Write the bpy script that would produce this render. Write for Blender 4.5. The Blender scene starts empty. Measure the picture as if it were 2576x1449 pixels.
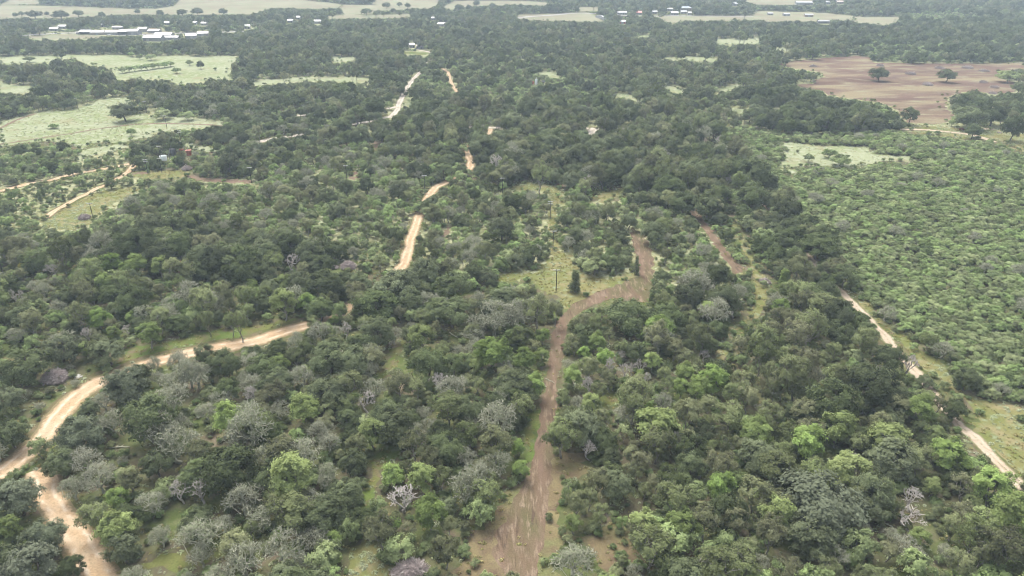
import bpy, bmesh, math, random
import numpy as np
from mathutils import Vector, Matrix
from mathutils.geometry import delaunay_2d_cdt

# ------------------------------------------------------------------ camera, world, sun, exposure
SC = bpy.context.scene
COL = SC.collection
H = 120.0
PITCH = math.radians(25.6)
FPX = 1848.3                     # focal length in pixels of a 2576 x 1449 picture
CX, CY = 1288.0, 724.5
cam_d = bpy.data.cameras.new('camera')
cam_d.sensor_fit = 'HORIZONTAL'
cam_d.angle = 2 * math.atan(CX / FPX)
cam_d.clip_start = 1.0
cam_d.clip_end = 9000.0
cam = bpy.data.objects.new('camera', cam_d)
cam.location = (0, 0, H)
cam.rotation_euler = (math.radians(90) - PITCH, 0, 0)
COL.objects.link(cam)
SC.camera = cam

SUN_EL, SUN_AZ = math.radians(62), math.radians(-25)      # azimuth from +Y, clockwise
world = bpy.data.worlds.new('World')
SC.world = world
world.use_nodes = True
wn = world.node_tree
wn.nodes.clear()
w_out = wn.nodes.new('ShaderNodeOutputWorld')
w_bg = wn.nodes.new('ShaderNodeBackground')
w_sky = wn.nodes.new('ShaderNodeTexSky')
w_sky.sky_type = 'NISHITA'
w_sky.sun_disc = False
w_sky.sun_elevation = SUN_EL
w_sky.sun_rotation = SUN_AZ
w_sky.air_density = 1.0
w_sky.dust_density = 6.0
w_hs = wn.nodes.new('ShaderNodeHueSaturation')
w_hs.inputs['Saturation'].default_value = 0.30            # a closed cloud deck: almost colourless
wn.links.new(w_sky.outputs[0], w_hs.inputs['Color'])
wn.links.new(w_hs.outputs[0], w_bg.inputs[0])
w_bg.inputs[1].default_value = 0.15
wn.links.new(w_bg.outputs[0], w_out.inputs[0])

sun_d = bpy.data.lights.new('sun', 'SUN')
sun_d.energy = 1.0
sun_d.angle = math.radians(35)
sun_d.color = (1.0, 0.97, 0.92)
sun = bpy.data.objects.new('sun', sun_d)
sun_dir = Vector((math.sin(SUN_AZ) * math.cos(SUN_EL), math.cos(SUN_AZ) * math.cos(SUN_EL), math.sin(SUN_EL)))
sun.rotation_euler = sun_dir.to_track_quat('Z', 'Y').to_euler()
sun.location = (0, 0, 400)
COL.objects.link(sun)

SC.view_settings.view_transform = 'Standard'
SC.view_settings.look = 'None'
SC.view_settings.gamma = 1.0
SC.view_settings.use_curve_mapping = False
SC.view_settings.exposure = 1.50
SC.render.engine = 'CYCLES'
SC.cycles.max_bounces = 5
SC.cycles.diffuse_bounces = 4
SC.cycles.transparent_max_bounces = 4
SC.cycles.volume_bounces = 0
SC.cycles.filter_width = 1.05
SC.cycles.use_denoising = True

HAZE = 0.00016                   # density of the air, 1/m

RNG = np.random.default_rng(11)
random.seed(5)

# ------------------------------------------------------------------ picture <-> ground
SP, CP = math.sin(PITCH), math.cos(PITCH)

def ray(x, y):
    dx = (x - CX) / FPX
    dy = (CY - y) / FPX
    return np.array((dx, CP + dy * SP, -SP + dy * CP))

def ground(x, y, z=0.0):
    """world point on the plane of height z seen at picture point x, y (2576 x 1449)"""
    d = ray(x, y)
    t = (H - z) / -d[2]
    return np.array((d[0] * t, d[1] * t, z))

def project(P):
    P = np.asarray(P, float)
    X, Y, Z = P[..., 0], P[..., 1], P[..., 2] - H
    dep = Y * CP - Z * SP
    up = Y * SP + Z * CP
    return CX + FPX * X / dep, CY - FPX * up / dep, dep

# ------------------------------------------------------------------ small helpers
def link(o, parent=None):
    COL.objects.link(o)
    if parent is not None:
        o.parent = parent
    return o

def tag(o, label=None, cat=None, group=None, kind=None):
    if label: o['label'] = label
    if cat: o['category'] = cat
    if group: o['group'] = group
    if kind: o['kind'] = kind
    return o

def empty(name, loc, rz=0.0):
    o = bpy.data.objects.new(name, None)
    o.empty_display_size = 0.5
    o.location = loc
    o.rotation_euler = (0, 0, rz)
    return link(o)

def mesh_np(name, verts, quads=None, tris=None, mats=(), tone=None, mat_idx=None, smooth=False):
    me = bpy.data.meshes.new(name)
    verts = np.asarray(verts, np.float32)
    nq = 0 if quads is None else len(quads)
    nt = 0 if tris is None else len(tris)
    me.vertices.add(len(verts))
    me.vertices.foreach_set('co', verts.ravel())
    loops = []
    if nq: loops.append(np.asarray(quads, np.int32).ravel())
    if nt: loops.append(np.asarray(tris, np.int32).ravel())
    loops = np.concatenate(loops)
    me.loops.add(len(loops))
    me.loops.foreach_set('vertex_index', loops)
    starts = np.concatenate((np.arange(nq) * 4, nq * 4 + np.arange(nt) * 3)).astype(np.int32)
    me.polygons.add(nq + nt)
    me.polygons.foreach_set('loop_start', starts)
    if mat_idx is not None:
        me.polygons.foreach_set('material_index', np.asarray(mat_idx, np.int32))
    if smooth:
        me.polygons.foreach_set('use_smooth', np.ones(nq + nt, bool))
    for m in mats: me.materials.append(m)
    if tone is not None:
        a = me.attributes.new('tone', 'FLOAT', 'POINT')
        a.data.foreach_set('value', np.asarray(tone, np.float32))
    me.update(calc_edges=True)
    me.validate()
    return me

class MB:
    """collects boxes, tubes, lathes and prisms in one bmesh"""
    def __init__(self):
        self.bm = bmesh.new()
    def box(self, c, s, rz=0.0, taper=1.0):
        c = Vector(c); hx, hy, hz = s[0] / 2, s[1] / 2, s[2] / 2
        R = Matrix.Rotation(rz, 3, 'Z')
        vs = []
        for z, k in ((-hz, 1), (hz, taper)):
            for x, y in ((-hx, -hy), (hx, -hy), (hx, hy), (-hx, hy)):
                vs.append(self.bm.verts.new(c + R @ Vector((x * k, y * k, z))))
        for f in ((3, 2, 1, 0), (4, 5, 6, 7), (0, 1, 5, 4), (1, 2, 6, 5), (2, 3, 7, 6), (3, 0, 4, 7)):
            self.bm.faces.new([vs[i] for i in f])
        return self
    def tube(self, a, b, r0, r1=None, n=8, caps=True):
        a, b = Vector(a), Vector(b)
        r1 = r0 if r1 is None else r1
        q = (b - a).to_track_quat('Z', 'Y')
        A, B = [], []
        for i in range(n):
            t = 2 * math.pi * i / n
            d = q @ Vector((math.cos(t), math.sin(t), 0))
            A.append(self.bm.verts.new(a + d * r0)); B.append(self.bm.verts.new(b + d * r1))
        for i in range(n):
            j = (i + 1) % n
            self.bm.faces.new((A[i], A[j], B[j], B[i]))
        if caps:
            self.bm.faces.new(A[::-1]); self.bm.faces.new(B)
        return self
    def lathe(self, prof, n=20, c=(0, 0, 0)):
        c = Vector(c); rings = []
        for r, z in prof:
            if r < 1e-6:
                rings.append([self.bm.verts.new(c + Vector((0, 0, z)))])
            else:
                rings.append([self.bm.verts.new(c + Vector((r * math.cos(2 * math.pi * i / n), r * math.sin(2 * math.pi * i / n), z))) for i in range(n)])
        for p, q in zip(rings, rings[1:]):
            for i in range(n):
                j = (i + 1) % n
                if len(p) == 1: self.bm.faces.new((p[0], q[j], q[i])) if False else self.bm.faces.new((p[0], q[i], q[j]))
                elif len(q) == 1: self.bm.faces.new((p[i], p[j], q[0]))
                else: self.bm.faces.new((p[i], p[j], q[j], q[i]))
        return self
    def poly(self, pts):
        self.bm.faces.new([self.bm.verts.new(Vector(p)) for p in pts]); return self
    def prism(self, pts, d):
        d = Vector(d)
        a = [self.bm.verts.new(Vector(p)) for p in pts]
        b = [self.bm.verts.new(Vector(p) + d) for p in pts]
        n = len(a)
        self.bm.faces.new(a[::-1]); self.bm.faces.new(b)
        for i in range(n):
            j = (i + 1) % n
            self.bm.faces.new((a[i], a[j], b[j], b[i]))
        return self
    def build(self, name, mat, parent=None, smooth=False):
        bmesh.ops.recalc_face_normals(self.bm, faces=self.bm.faces)
        me = bpy.data.meshes.new(name)
        self.bm.to_mesh(me); self.bm.free()
        if smooth:
            for p in me.polygons: p.use_smooth = True
        me.materials.append(mat)
        return link(bpy.data.objects.new(name, me), parent)

# ------------------------------------------------------------------ materials
def new_mat(name):
    m = bpy.data.materials.new(name); m.use_nodes = True
    nt = m.node_tree; nt.nodes.clear()
    out = nt.nodes.new('ShaderNodeOutputMaterial')
    return m, nt, out

def N(nt, t, **kw):
    n = nt.nodes.new(t)
    for k, v in kw.items():
        if k.startswith('i_'): n.inputs[k[2:]].default_value = v
        else: setattr(n, k, v)
    return n

def rgba(c): return (c[0], c[1], c[2], 1.0)

def mixc(nt, fac, a, b, blend='MIX'):
    n = nt.nodes.new('ShaderNodeMix'); n.data_type = 'RGBA'; n.blend_type = blend
    for s, v in ((n.inputs[0], fac), (n.inputs[6], a), (n.inputs[7], b)):
        if hasattr(v, 'is_output'): nt.links.new(v, s)
        elif isinstance(v, (int, float)): s.default_value = v
        else: s.default_value = rgba(v)
    return n.outputs[2]

def mapr(nt, v, a, b, c=0.0, d=1.0):
    n = nt.nodes.new('ShaderNodeMapRange')
    nt.links.new(v, n.inputs[0])
    for i, x in enumerate((a, b, c, d)): n.inputs[i + 1].default_value = x
    return n.outputs[0]

def noise(nt, co, scale, detail=3.0, rough=0.55, dist=0.0):
    n = nt.nodes.new('ShaderNodeTexNoise')
    n.inputs['Scale'].default_value = scale; n.inputs['Detail'].default_value = detail
    n.inputs['Roughness'].default_value = rough; n.inputs['Distortion'].default_value = dist
    nt.links.new(co, n.inputs['Vector'])
    return n.outputs[0]

def leaf_mat(name, base, alt, spread=0.35, trans=0.45):
    """leaves: base and alternative leaf colour chosen per tree, each leaf spray a little lighter or darker"""
    m, nt, out = new_mat(name)
    oi = N(nt, 'ShaderNodeObjectInfo')
    at = N(nt, 'ShaderNodeAttribute', attribute_name='tone')
    c = mixc(nt, oi.outputs['Random'], base, alt)
    wn_ = nt.nodes.new('ShaderNodeTexWhiteNoise'); wn_.noise_dimensions = '1D'
    nt.links.new(oi.outputs['Random'], wn_.inputs['W'])
    v1 = mapr(nt, wn_.outputs['Value'], 0, 1, 1 - spread, 1 + spread)
    v2 = mapr(nt, at.outputs['Fac'], 0, 1, 0.55, 1.45)
    mu = N(nt, 'ShaderNodeMath', operation='MULTIPLY')
    nt.links.new(v1, mu.inputs[0]); nt.links.new(v2, mu.inputs[1])
    hs = N(nt, 'ShaderNodeHueSaturation')
    nt.links.new(c, hs.inputs['Color']); nt.links.new(mu.outputs[0], hs.inputs['Value'])
    d = N(nt, 'ShaderNodeBsdfDiffuse'); t = N(nt, 'ShaderNodeBsdfTranslucent')
    nt.links.new(hs.outputs[0], d.inputs[0]); nt.links.new(hs.outputs[0], t.inputs[0])
    mx = N(nt, 'ShaderNodeMixShader', i_Fac=trans)
    nt.links.new(d.outputs[0], mx.inputs[1]); nt.links.new(t.outputs[0], mx.inputs[2])
    nt.links.new(mx.outputs[0], out.inputs[0])
    return m

def bark_mat(name, a, b):
    m, nt, out = new_mat(name)
    tc = N(nt, 'ShaderNodeTexCoord')
    n = noise(nt, tc.outputs['Object'], 3.0, 3)
    c = mixc(nt, mapr(nt, n, 0.35, 0.65), a, b)
    d = N(nt, 'ShaderNodeBsdfDiffuse'); nt.links.new(c, d.inputs[0]); nt.links.new(d.outputs[0], out.inputs[0])
    return m

def plain_mat(name, col, rough=0.6, metal=0.0, var=0.15, scale=0.8, col2=None):
    m, nt, out = new_mat(name)
    tc = N(nt, 'ShaderNodeTexCoord')
    n = noise(nt, tc.outputs['Object'], scale, 4)
    b = col2 if col2 else tuple(x * (1 - var) for x in col)
    c = mixc(nt, mapr(nt, n, 0.35, 0.65), col, b)
    p = N(nt, 'ShaderNodeBsdfPrincipled')
    nt.links.new(c, p.inputs['Base Color'])
    p.inputs['Roughness'].default_value = rough; p.inputs['Metallic'].default_value = metal
    nt.links.new(p.outputs[0], out.inputs[0])
    return m

def soil_mat(name, cols, scales, fine=2.2, bump=0.25, stretch=None, track=None):
    """ground cover: colours mixed by noises of several sizes (scales in 1/m) with fine grain"""
    m, nt, out = new_mat(name)
    g = N(nt, 'ShaderNodeNewGeometry')
    pos = g.outputs['Position']
    if stretch:
        vm = N(nt, 'ShaderNodeVectorMath', operation='MULTIPLY'); vm.inputs[1].default_value = (stretch[0], stretch[1], 1)
        nt.links.new(pos, vm.inputs[0]); pos = vm.outputs[0]
    c = None
    for i, (col, s) in enumerate(zip(cols[1:], scales)):
        n = noise(nt, pos, s[0], 4, 0.6, 0.3)
        f = mapr(nt, n, s[1], s[2])
        c = mixc(nt, f, cols[0] if c is None else c, col)
    nf = noise(nt, g.outputs['Position'], fine, 3, 0.65)
    if track:
        # across the road: worn wheel lines, a weedy crown and ragged grassy edges
        at = N(nt, 'ShaderNodeAttribute', attribute_name='across')
        ab = N(nt, 'ShaderNodeMath', operation='ABSOLUTE'); nt.links.new(at.outputs['Fac'], ab.inputs[0])
        ne = noise(nt, g.outputs['Position'], .9, 4, .7)
        sm = N(nt, 'ShaderNodeMath', operation='MULTIPLY_ADD'); nt.links.new(ne, sm.inputs[0]); sm.inputs[1].default_value = .75; nt.links.new(ab.outputs[0], sm.inputs[2])
        c = mixc(nt, mapr(nt, sm.outputs[0], 1.02, 1.22), c, track[0])
        sb = N(nt, 'ShaderNodeMath', operation='SUBTRACT'); nt.links.new(ab.outputs[0], sb.inputs[0]); sb.inputs[1].default_value = .42
        a2 = N(nt, 'ShaderNodeMath', operation='ABSOLUTE'); nt.links.new(sb.outputs[0], a2.inputs[0])
        rut = mapr(nt, a2.outputs[0], .05, .2, 1, 0)
        nr = mapr(nt, noise(nt, g.outputs['Position'], .35, 3, .6), .4, .6)
        mm = N(nt, 'ShaderNodeMath', operation='MULTIPLY'); nt.links.new(rut, mm.inputs[0]); nt.links.new(nr, mm.inputs[1])
        c = mixc(nt, mm.outputs[0], c, track[1])
        cen = mapr(nt, ab.outputs[0], .0, .22, 1, 0)
        m3 = N(nt, 'ShaderNodeMath', operation='MULTIPLY'); nt.links.new(cen, m3.inputs[0]); nt.links.new(mapr(nt, ne, .48, .62, 0, track[2]), m3.inputs[1])
        c = mixc(nt, m3.outputs[0], c, track[0])
    v = mapr(nt, nf, 0.25, 0.75, 0.70, 1.28)
    hs = N(nt, 'ShaderNodeHueSaturation'); nt.links.new(c, hs.inputs['Color']); nt.links.new(v, hs.inputs['Value'])
    d = N(nt, 'ShaderNodeBsdfDiffuse'); nt.links.new(hs.outputs[0], d.inputs[0])
    if bump:
        bp = N(nt, 'ShaderNodeBump'); bp.inputs['Strength'].default_value = bump; bp.inputs['Distance'].default_value = 0.25
        nt.links.new(nf, bp.inputs['Height']); nt.links.new(bp.outputs[0], d.inputs['Normal'])
    nt.links.new(d.outputs[0], out.inputs[0])
    return m

M = {}
M['ground'] = soil_mat('woodland_floor', [(0.081, 0.071, 0.043), (0.068, 0.087, 0.028), (0.118, 0.096, 0.065), (0.105, 0.112, 0.053)],
                       [(.05, .42, .58), (.11, .52, .66), (.35, .50, .68)])
M['pale'] = soil_mat('pale_weeds', [(0.191, 0.206, 0.123), (0.140, 0.164, 0.073), (0.223, 0.234, 0.160), (0.172, 0.160, 0.091)],
                     [(.02, .42, .60), (.25, .48, .62), (.06, .55, .70)], 1.6)
M['hay'] = soil_mat('dry_pasture', [(0.178, 0.168, 0.111), (0.152, 0.134, 0.090), (0.148, 0.164, 0.095)], [(.012, .42, .6), (.04, .5, .65)], .6)
M['yellow'] = soil_mat('yellow_grass', [(0.135, 0.127, 0.052), (0.104, 0.114, 0.038), (0.171, 0.148, 0.077), (0.156, 0.177, 0.104)],
                       [(.06, .42, .58), (.14, .5, .64), (.4, .54, .66)], 2.4)
M['lawn'] = soil_mat('green_grass', [(0.077, 0.105, 0.028), (0.105, 0.112, 0.037), (0.118, 0.093, 0.056)], [(.08, .45, .6), (.2, .52, .68)], 2.2)
M['brown'] = soil_mat('cleared_field', [(0.108, 0.073, 0.056), (0.160, 0.133, 0.082), (0.086, 0.056, 0.044), (0.168, 0.155, 0.099)],
                      [(.045, .44, .58), (.03, .48, .62), (.11, .54, .66)], .7, stretch=(.35, 1.0))
M['mown'] = soil_mat('mown_track', [(0.103, 0.074, 0.048), (0.127, 0.088, 0.063), (0.081, 0.074, 0.037), (0.175, 0.134, 0.094), (0.072, 0.051, 0.035)],
                     [(.16, .40, .58), (.10, .48, .62), (.9, .52, .68), (.5, .56, .66)], 3.0, stretch=(1.0, .22))
M['redsoil'] = soil_mat('bare_soil', [(0.138, 0.096, 0.069), (0.110, 0.088, 0.055), (0.171, 0.121, 0.091)], [(.2, .45, .6), (.6, .5, .65)], 3.0)
M['road'] = soil_mat('caliche', [(0.307, 0.216, 0.128), (0.335, 0.256, 0.169), (0.265, 0.182, 0.108)], [(.10, .40, .62), (.35, .52, .68)], 3.5, .12, track=((.150, .122, .068), (.42, .345, .255), .55))
M['gravel'] = soil_mat('pale_gravel', [(0.311, 0.273, 0.227), (0.344, 0.311, 0.265), (0.265, 0.220, 0.172)], [(.12, .40, .62), (.4, .52, .68)], 3.5, .12, track=((.135, .130, .070), (.42, .375, .32), .9))
M['lane'] = soil_mat('tan_gravel', [(.290, .232, .168), (.325, .270, .205), (.245, .188, .130)], [(.12, .40, .62), (.4, .52, .68)], 3.5, .12, track=((.135, .130, .066), (.34, .28, .215), .9))
M['asphalt'] = soil_mat('worn_asphalt', [(0.220, 0.209, 0.198), (0.253, 0.242, 0.231)], [(.05, .4, .6)], 2.0, 0)
M['dry'] = soil_mat('dry_trodden_grass', [(0.119, 0.093, 0.052), (0.149, 0.126, 0.065), (0.093, 0.067, 0.045), (0.104, 0.113, 0.047)], [(.09, .42, .58), (.2, .5, .64), (.07, .52, .66)], 2.6)
M['verge'] = soil_mat('verge_grass', [(0.099, 0.085, 0.045), (0.072, 0.082, 0.028), (0.124, 0.094, 0.062)], [(.09, .42, .58), (.3, .5, .66)], 2.8)

M['bark'] = bark_mat('oak_bark', (.17, .15, .13), (.10, .09, .075))
M['twig'] = bark_mat('grey_twig', (.27, .255, .225), (.16, .15, .13))
M['lichen'] = bark_mat('lichen_twig', (.42, .415, .325), (.27, .27, .20))
M['deadwood'] = bark_mat('bleached_deadwood', (.45, .42, .38), (.30, .275, .245))
M['stick'] = bark_mat('cut_brush', (.38, .325, .305), (.21, .175, .165))

LEAF = {
    'oak': leaf_mat('live_oak_leaf', (.106, .134, .058), (.138, .158, .090), .36),
    'elm': leaf_mat('elm_leaf', (.154, .188, .078), (.194, .200, .112), .38),
    'mesquite': leaf_mat('mesquite_leaf', (.218, .290, .114), (.258, .288, .152), .36),
    'hackberry': leaf_mat('hackberry_leaf', (.205, .290, .084), (.250, .292, .122), .26),
    'lichen': leaf_mat('sparse_leaf', (.190, .210, .130), (.205, .212, .150), .2),
    'juniper': leaf_mat('juniper_leaf', (.180, .222, .102), (.205, .225, .125), .2),
    'bush': leaf_mat('bush_leaf', (.150, .205, .085), (.190, .205, .105), .3),
    'silver': leaf_mat('silvery_oak_leaf', (.155, .180, .112), (.175, .192, .132), .15),
    'yellow': leaf_mat('yellow_leaf', (.36, .33, .05), (.36, .33, .05), .1),
    'red': leaf_mat('red_leaf', (.19, .050, .040), (.19, .050, .040), .1),
    'weed': leaf_mat('pale_weed_leaf', (.38, .41, .28), (.30, .34, .18), .2),
    'tuft': leaf_mat('grass_tuft', (.31, .265, .130), (.235, .235, .095), .2),
}

# ------------------------------------------------------------------ layout, read off the photograph (2576 x 1449 picture points)
PALE = [
    [(0,143),(190,138),(310,138),(333,145),(430,140),(520,142),(590,140),(595,150),(583,163),(578,187),(590,200),(550,198),(447,213),(437,207),(413,197),(283,200),(290,180),(260,167),(233,165),(187,147),(127,150),(127,157),(0,163)],
    [(0,207),(23,213),(77,217),(80,230),(60,233),(0,237)],
    [(627,207),(667,200),(750,195),(860,193),(938,197),(930,205),(880,210),(850,205),(760,203),(700,210),(640,215)],
    [(833,142),(900,145),(887,152),(840,157)],
    [(0,310),(60,290),(97,283),(160,278),(197,274),(233,256),(270,246),(333,246),(330,256),(280,273),(283,289),(333,296),(347,286),(390,293),(440,293),(487,293),(493,296),(533,304),(563,304),(553,316),(527,319),(447,326),(427,333),(383,333),(383,343),(300,359),(227,359),(207,376),(187,369),(160,356),(117,356),(67,359),(20,366),(0,369)],
    [(1951,359),(2004,359),(2067,369),(2107,366),(2184,369),(2194,386),(2237,391),(2284,393),(2317,406),(2217,406),(2181,413),(2151,423),(2051,416),(1964,423),(1951,409),(1977,399),(1971,376)],
    [(1961,424),(2007,424),(2000,436),(1981,439)],
    [(1801,97),(1864,100),(1914,95),(1907,110),(1861,110),(1804,113)],
    [(1951,120),(1997,122),(1984,130),(1954,128)],
    [(1717,143),(1771,143),(1811,150),(1804,157),(1717,150)],
    [(1797,233),(1814,220),(1857,213),(1871,217),(1844,222),(1827,230)],
    [(1349,182),(1369,180),(1409,182),(1405,193),(1389,197),(1352,187)],
    [(1542,237),(1572,235),(1625,253),(1609,256),(1559,243)],
    [(1652,213),(1682,215),(1717,227),(1717,237),(1685,227)],
    [(1599,90),(1635,88),(1632,97),(1612,97)],
    [(1665,143),(1717,147),(1717,153),(1675,150)],
    [(1837,273),(1877,273),(1881,283),(1851,286)],
    [(1937,266),(1974,266),(1974,279),(1957,283)],
    [(859,143),(895,143),(890,150),(860,150)],
    [(200,385),(215,375),(300,362),(330,368),(300,378),(240,388),(215,400),(190,412)],
    [(445,357),(480,358),(530,370),(550,380),(520,382),(470,372)],
    [(1000,250),(1030,240),(1040,262),(1010,268)],
]
HAY = [
    [(-60,12),(100,15),(147,15),(207,17),(327,22),(390,22),(437,15),(447,7),(460,-12),(667,-12),(780,2),(859,10),(859,20),(800,22),(680,20),(640,35),(593,37),(433,37),(300,37),(257,40),(167,45),(-60,48)],
    [(43,-10),(97,-10),(97,10),(0,12)],
    [(859,12),(935,12),(945,-12),(1109,-12),(1099,12),(1075,23),(1042,20),(1019,23),(992,25),(940,27),(938,33),(859,40)],
    [(820,40),(859,38),(959,38),(1042,35),(1039,42),(1005,45),(952,47),(859,47),(822,48)],
    [(1112,17),(1142,3),(1192,2),(1332,3),(1379,7),(1372,15),(1332,13),(1275,13),(1189,15),(1149,22),(1132,25)],
    [(1299,37),(1469,32),(1512,40),(1515,55),(1379,52),(1302,48)],
    [(1455,18),(1505,18),(1505,27),(1459,28)],
    [(1642,40),(1717,40),(1894,40),(1897,28),(2017,30),(2070,32),(2147,40),(2147,53),(2084,50),(2044,55),(1931,55),(1907,50),(1804,53),(1717,52),(1692,60)],
    [(2147,41),(2240,43),(2264,42),(2264,53),(2227,63),(2150,57)],
    [(70,91),(195,86),(250,89),(250,97),(160,99),(80,100)],
    [(195,81),(235,76),(400,71),(425,78),(392,90),(300,86)],
    [(1857,-8),(2047,-8),(2047,10),(1997,13),(1891,11)],
]
BROWN = [[(1994,153),(2147,140),(2184,143),(2200,158),(2367,160),(2600,158),(2600,173),(2517,180),(2514,197),(2554,207),(2554,230),(2500,237),(2460,230),(2417,233),(2384,247),(2381,256),(2381,273),(2401,290),(2384,309),(2351,313),(2284,309),(2271,299),(2257,276),(2237,266),(2207,256),(2134,247),(2084,240),(2070,230),(2017,220),(2004,213),(2047,210),(2051,200),(2077,193),(2057,180),(2004,173),(1977,167),(1947,163)]]
YELLOW = [
    [(2286,319),(2368,319),(2408,322),(2474,324),(2532,322),(2600,324),(2600,395),(2563,381),(2540,367),(2507,352),(2474,347),(2442,352),(2421,350),(2394,343),(2361,340),(2302,334),(2282,328)],
    [(1385,602),(1400,592),(1406,630),(1438,640),(1450,680),(1480,692),(1540,702),(1604,680),(1608,692),(1540,722),(1500,737),(1445,768),(1420,778),(1400,742),(1362,732),(1334,705),(1252,708),(1250,692),(1300,682),(1340,690),(1382,640)],
    [(1269,473),(1325,459),(1375,456),(1405,476),(1425,496),(1405,519),(1392,516),(1372,478),(1305,478)],
    [(1485,496),(1572,470),(1559,490),(1519,516)],
    [(1835,560),(1850,556),(1872,586),(1884,609),(1900,659),(1926,700),(1934,735),(1926,760),(1914,790),(1880,815),(1850,838),(1838,870),(1820,905),(1800,905),(1808,872),(1826,835),(1864,806),(1888,780),(1898,748),(1900,712),(1880,659),(1866,610)],
    [(881,1379),(912,1351),(932,1365),(957,1379),(960,1413),(993,1424),(979,1470),(873,1470),(876,1402)],
    [(2164,776),(2150,735),(2169,739),(2197,762),(2220,806),(2253,820),(2290,857),(2323,885),(2379,918),(2393,946),(2418,988),(2477,1005),(2600,1034),(2600,1255),(2547,1211),(2513,1180),(2477,1140),(2443,1086),(2457,1044),(2418,997),(2379,969),(2329,932),(2301,918),(2281,885),(2245,857),(2214,832),(2175,784)],
    [(1384,605),(1376,560),(1380,515),(1392,512),(1402,545),(1404,600)],
    [(100,560),(140,535),(200,500),(240,485),(330,470),(352,475),(300,505),(250,540),(215,575),(150,580)],
    [(330,430),(460,428),(480,440),(440,452),(340,446)],
    [(0,898),(70,893),(110,898),(60,915),(0,920)],
]
DRY = [
    [(1133,1460),(1175,1393),(1178,1351),(1217,1312),(1245,1290),(1267,1240),(1300,1218),(1335,1180),(1350,1128),(1391,1128),(1456,1139),(1484,1156),(1481,1189),(1456,1203),(1414,1212),(1411,1240),(1408,1295),(1400,1318),(1433,1346),(1467,1351),(1484,1343),(1523,1323),(1528,1290),(1553,1309),(1579,1340),(1573,1363),(1567,1393),(1553,1407),(1523,1435),(1500,1407),(1484,1374),(1456,1357),(1422,1363),(1400,1390),(1389,1404),(1394,1435),(1405,1470),(1288,1470)],
    [(1528,1400),(1553,1309),(1620,1350),(1700,1365),(1800,1390),(1790,1410),(1680,1400),(1600,1420),(1540,1449)],
]
LAWN = [
    [(968,892),(1012,855),(1020,862),(1000,890),(1000,925),(960,955),(940,950),(985,915)],
    [(974,1119),(1016,1122),(1004,1147),(985,1161),(960,1200),(946,1217),(943,1251),(918,1262),(912,1240),(923,1212),(935,1178),(940,1147)],
    [(486,1251),(587,1217),(573,1256),(548,1290),(525,1267)],
    [(355,1418),(475,1376),(548,1365),(559,1407),(489,1427),(363,1435)],
    [(1009,130),(1072,132),(1075,140),(1019,135)],
    [(1330,1040),(1358,1040),(1350,1100),(1338,1160),(1325,1165),(1318,1110)],
    [(1500,995),(1540,990),(1560,1010),(1520,1025)],
    [(318,870),(420,862),(540,830),(640,820),(740,800),(760,812),(700,830),(560,862),(420,888),(300,930),(290,915)],
]
MOWN = [
    [(1587,576),(1590,572),(1622,593),(1638,626),(1645,655),(1643,689),(1635,731),(1632,759),(1604,759),(1567,748),(1517,756),(1481,773),(1440,800),(1430,812),(1425,835),(1419,862),(1416,890),(1403,946),(1400,1002),(1397,1044),(1391,1060),(1390,1100),(1391,1128),(1390,1184),(1382,1240),(1376,1295),(1369,1351),(1355,1407),(1344,1470),(1282,1470),(1245,1407),(1239,1379),(1259,1323),(1288,1270),(1305,1240),(1334,1184),(1344,1128),(1350,1085),(1356,1044),(1363,1002),(1375,946),(1383,890),(1383,862),(1391,835),(1403,807),(1428,779),(1453,759),(1511,731),(1567,712),(1607,692),(1602,650),(1592,626)],
    [(1734,536),(1742,518),(1753,520),(1764,548),(1790,574),(1812,608),(1836,640),(1862,668),(1870,684),(1846,692),(1836,668),(1812,640),(1790,606),(1772,580),(1755,555)],
]
SOIL = [
    [(878,451),(898,424),(901,432),(892,453)],
    [(938,352),(945,345),(955,360),(945,378),(940,370)],
    [(1400,462),(1412,456),(1427,470),(1423,480)],
    [(1117,580),(1130,566),(1136,572),(1128,590),(1118,600)],
    [(333,434),(372,434),(372,438),(333,440)],
    [(470,441),(517,448),(580,452),(633,454),(633,460),(517,458),(478,448)],
]
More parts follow.
